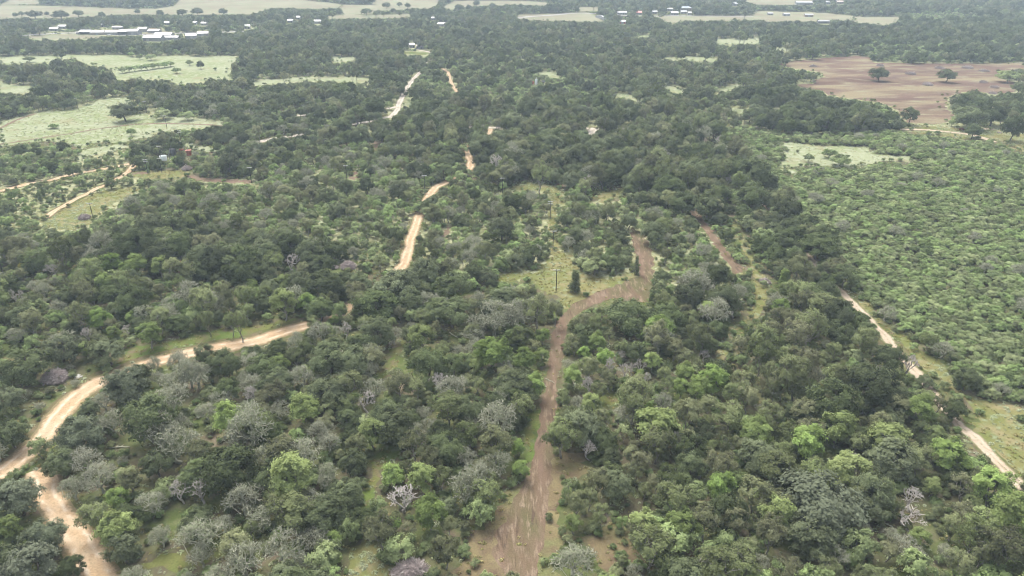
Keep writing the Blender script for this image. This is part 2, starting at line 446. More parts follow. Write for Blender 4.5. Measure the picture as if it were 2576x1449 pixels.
# roads: (name, material, width in m, points, stretch of points that shows: list of index pairs)
ROADS = [
    ('dirt_road', 'road', 5.6, [(290,1500),(252,1449),(224,1393),(193,1351),(157,1309),(134,1267),(118,1234),(108,1203),(95,1180)], [(0,8)]),
    ('dirt_road', 'road', 6.0, [(-60,1212),(0,1192),(40,1164),(75,1133),(112,1094),(142,1052),(190,1000),(229,974),(262,957),(330,930),(391,910),(436,899),(531,877),(587,870),(644,858),(708,837),(756,823),(812,807),(850,788),(893,762)], [(0,8),(12,16)]),
    ('dirt_road', 'road', 4.3, [(850,788),(893,762),(940,738),(980,715),(996,690),(1010,672),(1019,656),(1029,619),(1039,583),(1055,543),(1070,508),(1084,487),(1099,470),(1116,462),(1152,443),(1174,430),(1184,419),(1186,406),(1179,395),(1178,370),(1200,352),(1226,338),(1233,322)], [(4,9),(11,13),(15.5,17.5),(21,22)]),
    ('dirt_road', 'gravel', 5.4, [(560,400),(657,356),(763,338),(869,316),(925,306),(985,294),(1055,306),(1169,318),(1224,321),(1259,321),(1342,322),(1420,323),(1495,324),(1580,327),(1665,329)], [(1,2),(3,5),(8,10),(12,12.6)]),
    ('dirt_road', 'gravel', 6.0, [(1497,322),(1490,332),(1487,346)], [(0,2)]),
    ('dirt_road', 'gravel', 4.4, [(985,293),(1000,276),(1003,262),(1012,245),(1019,230),(1029,213),(1042,197),(1059,180),(1075,160),(1088,143),(1087,133),(1049,125)], [(0,2),(4,7),(10,11)]),
    ('dirt_road', 'gravel', 5.0, [(1003,268),(975,273),(955,274)], [(0,2)]),
    ('dirt_road', 'gravel', 4.5, [(735,292),(765,290),(792,288)], [(0,2)]),
    ('dirt_road', 'road', 3.6, [(-40,491),(0,481),(67,464),(137,451),(180,439),(273,423),(320,413),(345,410)], [(0,7)]),
    ('dirt_road', 'road', 3.2, [(340,411),(331,424),(317,436),(290,452),(267,466),(243,474),(213,491),(167,514),(133,533),(113,549)], [(0,2),(4,8)]),
    ('dirt_path', 'redsoil', 2.6, [(-40,374),(0,364),(67,353),(167,338),(250,324),(333,314),(417,311),(517,314),(556,317)], []),
    ('dirt_path', 'redsoil', 2.4, [(-40,341),(0,323),(40,303),(90,286)], []),
    ('dirt_path', 'road', 3.0, [(1154,238),(1142,220),(1131,197),(1127,183),(1105,168)], [(0,4)]),
    ('gravel_lane', 'lane', 3.0, [(1740,322),(1767,346),(1791,373),(1840,425),(1897,488),(1947,543),(2000,608),(2021,634),(2043,656),(2066,678),(2094,716),(2122,742),(2155,775),(2190,810),(2220,840),(2236,860),(2276,907),(2295,930),(2350,995),(2418,1075),(2449,1097),(2491,1144),(2519,1172),(2544,1197),(2600,1255)], [(1,2),(4.3,4.7),(7,8.6),(10.5,12),(14,15.2),(16,17),(19,24)]),
    ('gravel_lane', 'lane', 4.0, [(2262,326),(2296,326),(2328,327),(2368,330),(2401,334),(2430,337),(2447,340),(2472,347),(2500,358)], [(0,4),(6,7)]),
    ('gravel_lane', 'lane', 4.0, [(2440,327),(2472,325),(2500,324)], [(1,2)]),
    ('highway', 'asphalt', 11.0, [(-120,99),(38,90),(192,83),(300,88),(358,87),(411,85),(464,83),(518,83),(558,81),(613,79),(634,78),(760,73),(880,66),(995,60),(1057,59),(1085,58),(1200,52),(1302,45),(1332,42),(1392,38),(1465,33),(1600,40),(1717,40),(1894,41)], [(1,10),(13,15),(17,20)]),
    ('farm_lane', 'road', 5.0, [(230,79),(300,75),(400,72)], [(0,2)]),
]

MW, MH = 1288, 725                      # mask grid, half the picture size
def fill_mask(mask, poly, val=True):
    p = np.asarray(poly, float) / 2.0
    y0, y1 = max(0, int(p[:, 1].min())), min(MH - 1, int(p[:, 1].max()) + 1)
    n = len(p)
    for y in range(y0, y1 + 1):
        yc = y + 0.5
        xs = []
        for i in range(n):
            a, b = p[i], p[(i + 1) % n]
            if (a[1] <= yc) != (b[1] <= yc):
                xs.append(a[0] + (yc - a[1]) * (b[0] - a[0]) / (b[1] - a[1]))
        xs.sort()
        for u, v in zip(xs[::2], xs[1::2]):
            mask[y, max(0, int(u + .5)):max(0, min(MW, int(v + .5)))] = val

def smooth_line(pts, step):
    """Catmull-Rom through ground points; also returns the control parameter of every sample"""
    P = np.asarray(pts, float); out, par = [], []
    n = len(P)
    for i in range(n - 1):
        p0, p1, p2, p3 = P[max(0, i - 1)], P[i], P[i + 1], P[min(n - 1, i + 2)]
        k = max(2, int(np.linalg.norm(p2 - p1) / step))
        for j in range(k):
            t = j / k
            out.append(.5 * (2 * p1 + (p2 - p0) * t + (2 * p0 - 5 * p1 + 4 * p2 - p3) * t * t + (3 * p1 - p0 - 3 * p2 + p3) * t ** 3))
            par.append(i + t)
    out.append(P[-1]); par.append(n - 1.0)
    return np.array(out), np.array(par)

def wobble(n, amp, sm, rng):
    v = rng.normal(size=n + 2 * sm)
    k = np.ones(2 * sm + 1) / (2 * sm + 1)
    v = np.convolve(v, k, 'valid')[:n]
    return v / (v.std() + 1e-6) * amp

CLEAR = np.zeros((MH, MW), bool)        # ground that the photograph shows
NOTREE = np.zeros((MH, MW), bool)       # ground where no trunk stands

for grp in (PALE, HAY, BROWN, YELLOW, DRY[:1], LAWN, MOWN, SOIL):
    for p in grp:
        fill_mask(CLEAR, p); fill_mask(NOTREE, p)

def sheet(name, poly, mat, z, rough=0.8):
    """a ground sheet with an uneven edge"""
    P = [ground(x, y)[:2] for x, y in poly]
    out = []
    rng = np.random.default_rng(len(poly) * 7 + int(abs(P[0][0])) % 991)
    n = len(P)
    for i in range(n):
        a, b = P[i], P[(i + 1) % n]
        d = b - a; L = np.linalg.norm(d)
        k = max(1, min(70, int(L / 1.6)))
        nrm = np.array((-d[1], d[0])) / (L + 1e-9)
        for j in range(k):
            out.append(a + d * j / k + nrm * (rng.normal() * rough if j else 0))
    vs, _e, fs, *_r = delaunay_2d_cdt([Vector(p) for p in out], [], [list(range(len(out)))], 1, 1e-4)
    me = bpy.data.meshes.new(name)
    me.from_pydata([(p[0], p[1], z) for p in vs], [], [list(f) for f in fs])
    me.materials.append(mat)
    if sum(p.normal.z for p in me.polygons) < 0: me.flip_normals()
    return tag(link(bpy.data.objects.new(name, me)), kind='structure')

def ribbon(name, line, w, mat, z, rough, seed):
    rng = np.random.default_rng(seed)
    d = np.gradient(line, axis=0); d /= np.linalg.norm(d, axis=1)[:, None] + 1e-9
    nr = np.stack((-d[:, 1], d[:, 0]), 1)
    n = len(line)
    L = line + nr * (w / 2 + wobble(n, rough, 1, rng) + wobble(n, rough, 4, rng))[:, None]
    R = line - nr * (w / 2 + wobble(n, rough, 1, rng) + wobble(n, rough, 4, rng))[:, None]
    v = np.zeros((2 * n, 3)); v[:n, :2] = L; v[n:, :2] = R; v[:, 2] = z
    i = np.arange(n - 1)
    q = np.stack((n + i, n + i + 1, i + 1, i), 1)
    me = mesh_np(name, v, quads=q, mats=[mat])
    at = me.attributes.new('across', 'FLOAT', 'POINT')
    at.data.foreach_set('value', np.concatenate((np.ones(n), -np.ones(n))).astype(np.float32))
    return tag(link(bpy.data.objects.new(name, me)), kind='structure'), L, R

# the ground sheet
gm = bpy.data.meshes.new('ground')
gm.from_pydata([(-3500, -400, 0), (3500, -400, 0), (3500, 5200, 0), (-3500, 5200, 0)], [], [(0, 1, 2, 3)])
gm.materials.append(M['ground'])
tag(link(bpy.data.objects.new('ground', gm)), kind='structure')
# open country beyond the top edge of the picture goes on as pasture
for grp, nm, mt, z in ((PALE, 'field', 'pale', .016), (HAY, 'pasture', 'hay', .02), (BROWN, 'cleared_field', 'brown', .0235),
                       (YELLOW, 'grass_clearing', 'yellow', .024), (DRY, 'dry_clearing', 'dry', .026), (LAWN, 'grass_clearing', 'lawn', .028),
                       (MOWN, 'mown_track', 'mown', .040), (SOIL, 'bare_soil', 'redsoil', .034)):
    for pi, p in enumerate(grp):
        sheet(nm, p, M[mt], z + pi * .00015, .45 if grp is MOWN else 1.1)

M['scrubgrass'] = soil_mat('scrub_grass', [(.165, .170, .082), (.220, .215, .125), (.120, .128, .058), (.262, .280, .180)], [(.05, .42, .58), (.13, .5, .64), (.4, .52, .66)], 2.2)
for p in ([(360,470),(640,450),(860,385),(1000,400),(1090,430),(1085,470),(1030,540),(1000,690),(860,650),(700,630),(430,620),(200,640),(-100,650),(-100,380),(330,380),(345,440)],
          [(1090,500),(1280,480),(1380,460),(1480,510),(1600,500),(1740,560),(1840,650),(1890,760),(1660,760),(1640,700),(1160,700),(1040,690),(1060,560)],
          [(-500,60),(3076,60),(3076,335),(-500,335)]):
    sheet('scrub_grass', p, M['scrubgrass'], .012, 2.5)

ROAD_LINES = []
RDMASK = np.zeros((MH, MW), bool)
for p in MOWN: fill_mask(RDMASK, p)
for ri, (nm, mt, w, pts, vis) in enumerate(ROADS):
    G = np.array([ground(x, y)[:2] for x, y in pts])
    line, par = smooth_line(G, 1.6 if w < 8 and np.abs(G[:, 1]).max() < 900 else 8.0)
    ROAD_LINES.append((line, w))
    z = .06 + .004 * ri
    o, L, R = ribbon(nm, line, w * (1.28 if mt in ('road', 'gravel', 'lane') else 1.0), M[mt], z, .2, 100 + ri)
    if nm in ('dirt_road', 'gravel_lane') and np.median(line[:, 1]) < 520:
        ribbon('road_verge', line, w + (5.0 if w > 5 else 3.0), M['verge'], .030 + .0007 * ri, .5, 300 + ri)
    # mask of the stretches in view and of the road bed
    def band(sel, ww):
        l = line[sel]
        if len(l) < 2: return None
        d = np.gradient(l, axis=0); d /= np.linalg.norm(d, axis=1)[:, None] + 1e-9
        nr = np.stack((-d[:, 1], d[:, 0]), 1) * ww / 2
        q = np.concatenate((l + nr, (l - nr)[::-1]))
        x, y, _ = project(np.concatenate((q, np.zeros((len(q), 1))), 1))
        return np.stack((x, y), 1)
    for a, b in vis:
        p = band((par >= a) & (par <= b), w * .9)
        if p is not None: fill_mask(CLEAR, p)
    fill_mask(NOTREE, band(slice(None), w * .55)); fill_mask(RDMASK, band(slice(None), w + 1.6))
    for a, b in vis:
        p = band((par >= a) & (par <= b), w + 2.4)
        if p is not None: fill_mask(NOTREE, p)

# ------------------------------------------------------------------ trees: skeletons, twigs, leaves
def skeleton(rng, tips, root, top, r_trunk, fork=4, bend=0.12):
    """limbs that fork towards groups of tips; returns segments (p0, p1, r0, r1)"""
    segs = []
    def seg(a, b, ra, rb):
        L = np.linalg.norm(b - a)
        m = (a + b) / 2 + rng.normal(size=3) * L * bend
        rm = (ra + rb) / 2
        segs.append((a, m, ra, rm)); segs.append((m, b, rm, rb))
    ntot = len(tips)
    rad = lambda n: max(.012, r_trunk * .8 * (n / ntot) ** .5)
    seg(np.array(root, float), np.array(top, float), r_trunk, r_trunk * .85)
    def rec(node, pts, depth, rn):
        n = len(pts)
        if n <= 2:
            for p in pts: seg(node, p, rn, .012)
            return
        k = min(n, fork if depth == 0 else (3 if n > 9 and rng.random() < .5 else 2))
        seeds = [pts[rng.integers(n)]]
        while len(seeds) < k:
            d = np.min([np.linalg.norm(pts - s, axis=1) for s in seeds], axis=0)
            seeds.append(pts[np.argmax(d * rng.uniform(.7, 1, n))])
        a = np.argmin([np.linalg.norm(pts - s, axis=1) for s in seeds], axis=0)
        for g in range(k):
            gp = pts[a == g]
            if not len(gp): continue
            c = gp.mean(0)
            t = rng.uniform(.42, .6) if len(gp) > 2 else .7
            tgt = node + (c - node) * t
            tgt[2] -= .06 * np.linalg.norm(c - node) * (depth == 0)
            rr = rad(len(gp))
            seg(node, tgt, min(rn, rr * 1.15), rr)
            rec(tgt, gp, depth + 1, rr)
    rec(np.array(top, float), np.asarray(tips, float), 0, r_trunk * .85)
    return segs

def tubes(segs, n=4, rmin=0.0, rscale=1.0):
    A = np.array([s[0] for s in segs]); B = np.array([s[1] for s in segs])
    ra = np.maximum(np.array([s[2] for s in segs]) * rscale, rmin); rb = np.maximum(np.array([s[3] for s in segs]) * rscale, rmin)
    d = B - A; d /= np.linalg.norm(d, axis=1)[:, None] + 1e-9
    h = np.where(np.abs(d[:, 2:3]) < .9, np.array([[0, 0, 1.]]), np.array([[1., 0, 0]]))
    u = np.cross(d, h); u /= np.linalg.norm(u, axis=1)[:, None] + 1e-9
    v = np.cross(d, u)
    V = []
    for k in range(n):
        t = 2 * math.pi * k / n
        V.append(A + (u * math.cos(t) + v * math.sin(t)) * ra[:, None])
    for k in range(n):
        t = 2 * math.pi * k / n
        V.append(B + (u * math.cos(t) + v * math.sin(t)) * rb[:, None])
    m = len(segs)
    V = np.stack(V, 1).reshape(-1, 3)
    base = np.arange(m)[:, None] * 2 * n
    Q = [np.concatenate((base + k, base + (k + 1) % n, base + n + (k + 1) % n, base + n + k), 1) for k in range(n)]
    return V, np.concatenate(Q)

def leaves(rng, tips, center, per, size, spread, up=.5, outw=1.0, flat=.75, hang=0.0, ltone=None):
    n = len(tips)
    P = np.repeat(tips, per, 0)
    tt = rng.normal(0, 1, n) * .7 + (0 if ltone is None else ltone)
    tt = np.repeat(tt, per)
    off = rng.normal(size=P.shape) * spread * .55
    off[:, 2] *= flat
    P = P + off
    P[:, 2] = np.maximum(P[:, 2] - hang * np.abs(rng.normal(size=len(P))), .08)
    nrm = rng.normal(size=P.shape) * .42
    o = P - center; o /= np.linalg.norm(o, axis=1)[:, None] + 1e-9
    nrm += o * outw; nrm[:, 2] += up
    nrm /= np.linalg.norm(nrm, axis=1)[:, None] + 1e-9
    h = rng.normal(size=P.shape)
    u = np.cross(nrm, h); u /= np.linalg.norm(u, axis=1)[:, None] + 1e-9
    v = np.cross(nrm, u)
    s = size * rng.uniform(.6, 1.4, len(P))[:, None]
    a = s * rng.uniform(.45, .8, len(P))[:, None]
    V = np.stack((P - u * s, P - v * a, P + u * s, P + v * a), 1).reshape(-1, 3)
    Q = np.arange(len(P) * 4).reshape(-1, 4)
    tone = np.clip(.5 + .13 * tt + rng.normal(0, .07, len(P)), 0, 1)
    return V, Q, np.repeat(tone, 4)

def lobes(rng, n, R, zc, hz, lobe_r, pts, low=-.35, spread=1.0):
    """tips clustered in rounded boughs on a dome of radius R, half height hz, middle at zc"""
    T = []
    ga = math.pi * (3 - math.sqrt(5))
    ph = rng.uniform(0, 6.28)
    for i in range(n):
        f = low + (1 - low) * (i + .5) / n
        rr = math.sqrt(max(0, 1 - f * f))
        t = ph + ga * i + rng.normal() * .25
        k = rng.uniform(.58, .95) * spread
        c = np.array((math.cos(t) * rr * R * k, math.sin(t) * rr * R * k, zc + f * hz * rng.uniform(.65, .98)))
        lr = lobe_r * rng.uniform(.7, 1.3)
        m = int(pts * (lr / lobe_r) ** 2 * rng.uniform(.75, 1.25)) + 2
        d = rng.normal(size=(m, 3)); d /= np.linalg.norm(d, axis=1)[:, None]
        d[:, 2] = np.abs(d[:, 2]) * 1.25 - .35
        q = np.empty((m, 4)); q[:, :3] = c + d * lr * rng.uniform(.6, 1.0, m)[:, None]; q[:, 3] = rng.normal()
        T.append(q)
    return np.concatenate(T)

def make_proto(kind, seed, far=False):
    """mesh data of one tree: (trunk mesh, crown mesh, twig material index, height, crown radius, crown middle)"""
    rng = np.random.default_rng(seed * 131 + sum(map(ord, kind)))
    twig = None; leafk = kind; rs = 1.0
    lean = rng.normal(size=2) * .35
    if kind == 'oak':
        R, h = 4.0, 7.2
        tips = lobes(rng, 18, R, 4.05, 3.0, 1.30, 17, -.62)
        top, rt, per, size, sp = (lean[0], lean[1], 2.0), .30, 22, .19, .50
        bark, up = 'bark', .55
    elif kind == 'elm':
        R, h = 2.7, 7.6
        tips = lobes(rng, 12, R, 4.7, 2.9, .95, 16, -.45)
        tips[:, 2] += rng.uniform(0, .7, len(tips))
        tips[:, :2] *= (.62 + .38 * np.clip((tips[:, 2] - 1.5) / 5, 0, 1))[:, None] * 1.1
        top, rt, per, size, sp = (lean[0], lean[1], 1.8), .17, 18, .15, .38
        bark, up = 'twig', .35; rs = 1.15
    elif kind == 'mesquite':
        R, h = 2.3, 3.7
        tips = lobes(rng, 11, R, 2.0, 1.6, .72, 13, -.25)
        top, rt, per, size, sp = (lean[0], lean[1], .6), .13, 19, .15, .33
        bark, up = 'twig', .5
    elif kind == 'hackberry':
        R, h = 2.7, 7.2
        tips = lobes(rng, 15, R, 4.3, 2.8, .95, 16, -.5)
        top, rt, per, size, sp = (lean[0], lean[1], 1.9), .20, 22, .17, .42
        bark, up = 'twig', .55
    elif kind == 'lichen':
        R, h = 3.2, 6.4
        tips = lobes(rng, 15, R, 3.9, 2.5, 1.15, 24, -.35)
        top, rt, per, size, sp = (lean[0] * 1.5, lean[1] * 1.5, 1.7), .20, 4, .13, .42
        bark, up = 'lichen', .4; rs = 1.7
    elif kind == 'dead':
        R, h = 2.7, 6.6
        tips = lobes(rng, 9 + seed % 3 * 2, R * (1.15 if seed % 2 else .75), 4.2, 2.4, .95, 16 + seed % 4 * 4, -.3)
        tips = tips[rng.random(len(tips)) < .85]
        top, rt, per, size, sp = (lean[0] * 2, lean[1] * 2, 1.5), .20, 0, 0, 0
        bark, up = 'deadwood', 0; rs = 1.5
    elif kind == 'juniper':
        R, h = 1.25, 5.2
        z = rng.uniform(.3, 5.0, 230)
        t = rng.uniform(0, 6.283, 230)
        r = R * (1.05 - z / 5.3) ** .7 * np.sqrt(rng.uniform(.25, 1, 230)) * (.78 + .34 * np.sin(2 * t + z * 2.1 + seed) * np.sin(z * 3.3 + t))
        tips = np.stack((r * np.cos(t), r * np.sin(t), z, rng.normal(size=230)), 1)
        top, rt, per, size, sp = (0, 0, .5), .12, 12, .14, .30
        bark, up = 'bark', .4
    else:  # bush
        R, h = 1.25, 1.7
        tips = lobes(rng, 8, R, .8, .75, .42, 9, -.2)
        top, rt, per, size, sp = (0, 0, .15), .05, 13, .13, .28
        bark, up = 'twig', .6
    if far:
        tips = tips[rng.random(len(tips)) < .6]
        per = max(2, int(per * .5)) if per else 0
        size *= 1.65
    ltone = tips[:, 3].copy(); tips = tips[:, :3].copy()
    if kind == 'juniper':
        segs = [(np.zeros(3), np.array((0, 0, 4.9)), .13, .03)]
        for p in tips[::3]:
            segs.append((np.array((0, 0, max(.1, p[2] - .25))), p, .03, .012))
    else:
        sk_tips = tips if kind in ('dead', 'lichen', 'elm') else tips[rng.random(len(tips)) < .55]
        segs = skeleton(rng, sk_tips, (0, 0, -.15), top, rt, 5 if kind in ('mesquite', 'bush') else 4, .14 if kind == 'dead' else .10)
    rmin = {'dead': .055, 'lichen': .050, 'elm': .028}.get(kind, .014) * (1.6 if far else 1)
    tv, tq = tubes(segs, 3 if far else 4, rmin, rs)
    cen = np.array((0, 0, tips[:, 2].mean() - .4))
    if per:
        lv, lq, lt = leaves(rng, tips, cen, per, size, sp, up, ltone=ltone)
    else:
        lv = None
    return dict(kind=kind, tv=tv, tq=tq, segs=segs, rmin=rmin, rs=rs, lv=lv, lq=None if lv is None else lq, lt=None if lv is None else lt,
                bark=bark, leaf=leafk, R=float(np.percentile(np.linalg.norm(tips[:, :2], axis=1), 92)) + .25, h=float(tips[:, 2].max()) + .2, hh=float(tips[:, 2].max() - tips[:, 2].min()) / 2, zc=float((tips[:, 2].max() + tips[:, 2].min()) / 2))

NVAR = {'oak': 7, 'elm': 7, 'mesquite': 6, 'hackberry': 4, 'lichen': 5, 'dead': 7, 'juniper': 3, 'bush': 3}
PROTO = {}
for k, nv in NVAR.items():
    for s in range(nv):
        p = make_proto(k, s)
        if k == 'dead':
            thick = [g for g in p['segs'] if g[2] > .075]; thin = [g for g in p['segs'] if g[2] <= .075]
            a, b = tubes(thick, 5, p['rmin'], p['rs']); p['trunk'] = mesh_np('dead_trunk', a, quads=b, mats=[M['deadwood']], smooth=True)
            a, b = tubes(thin, 4, p['rmin'], p['rs']); p['crown'] = mesh_np('dead_branches', a, quads=b, mats=[M['deadwood']], smooth=True)
        else:
            p['trunk'] = mesh_np(k + '_trunk', p['tv'], quads=p['tq'], mats=[M[p['bark']]], smooth=True)
            p['crown'] = mesh_np(k + '_crown', p['lv'], quads=p['lq'], mats=[LEAF[p['leaf']]], tone=p['lt'])
        PROTO[k, s] = p

def joined(p, name):
    nv = len(p['tv'])
    if p['lv'] is None:
        return mesh_np(name, p['tv'], quads=p['tq'], mats=[M[p['bark']]])
    v = np.concatenate((p['tv'], p['lv'])); q = np.concatenate((p['tq'], p['lq'] + nv))
    t = np.concatenate((np.full(nv, .5), p['lt']))
    mi = np.concatenate((np.zeros(len(p['tq'])), np.ones(len(p['lq']))))
    return mesh_np(name, v, quads=q, mats=[M[p['bark']], LEAF[p['leaf']]], tone=t, mat_idx=mi)

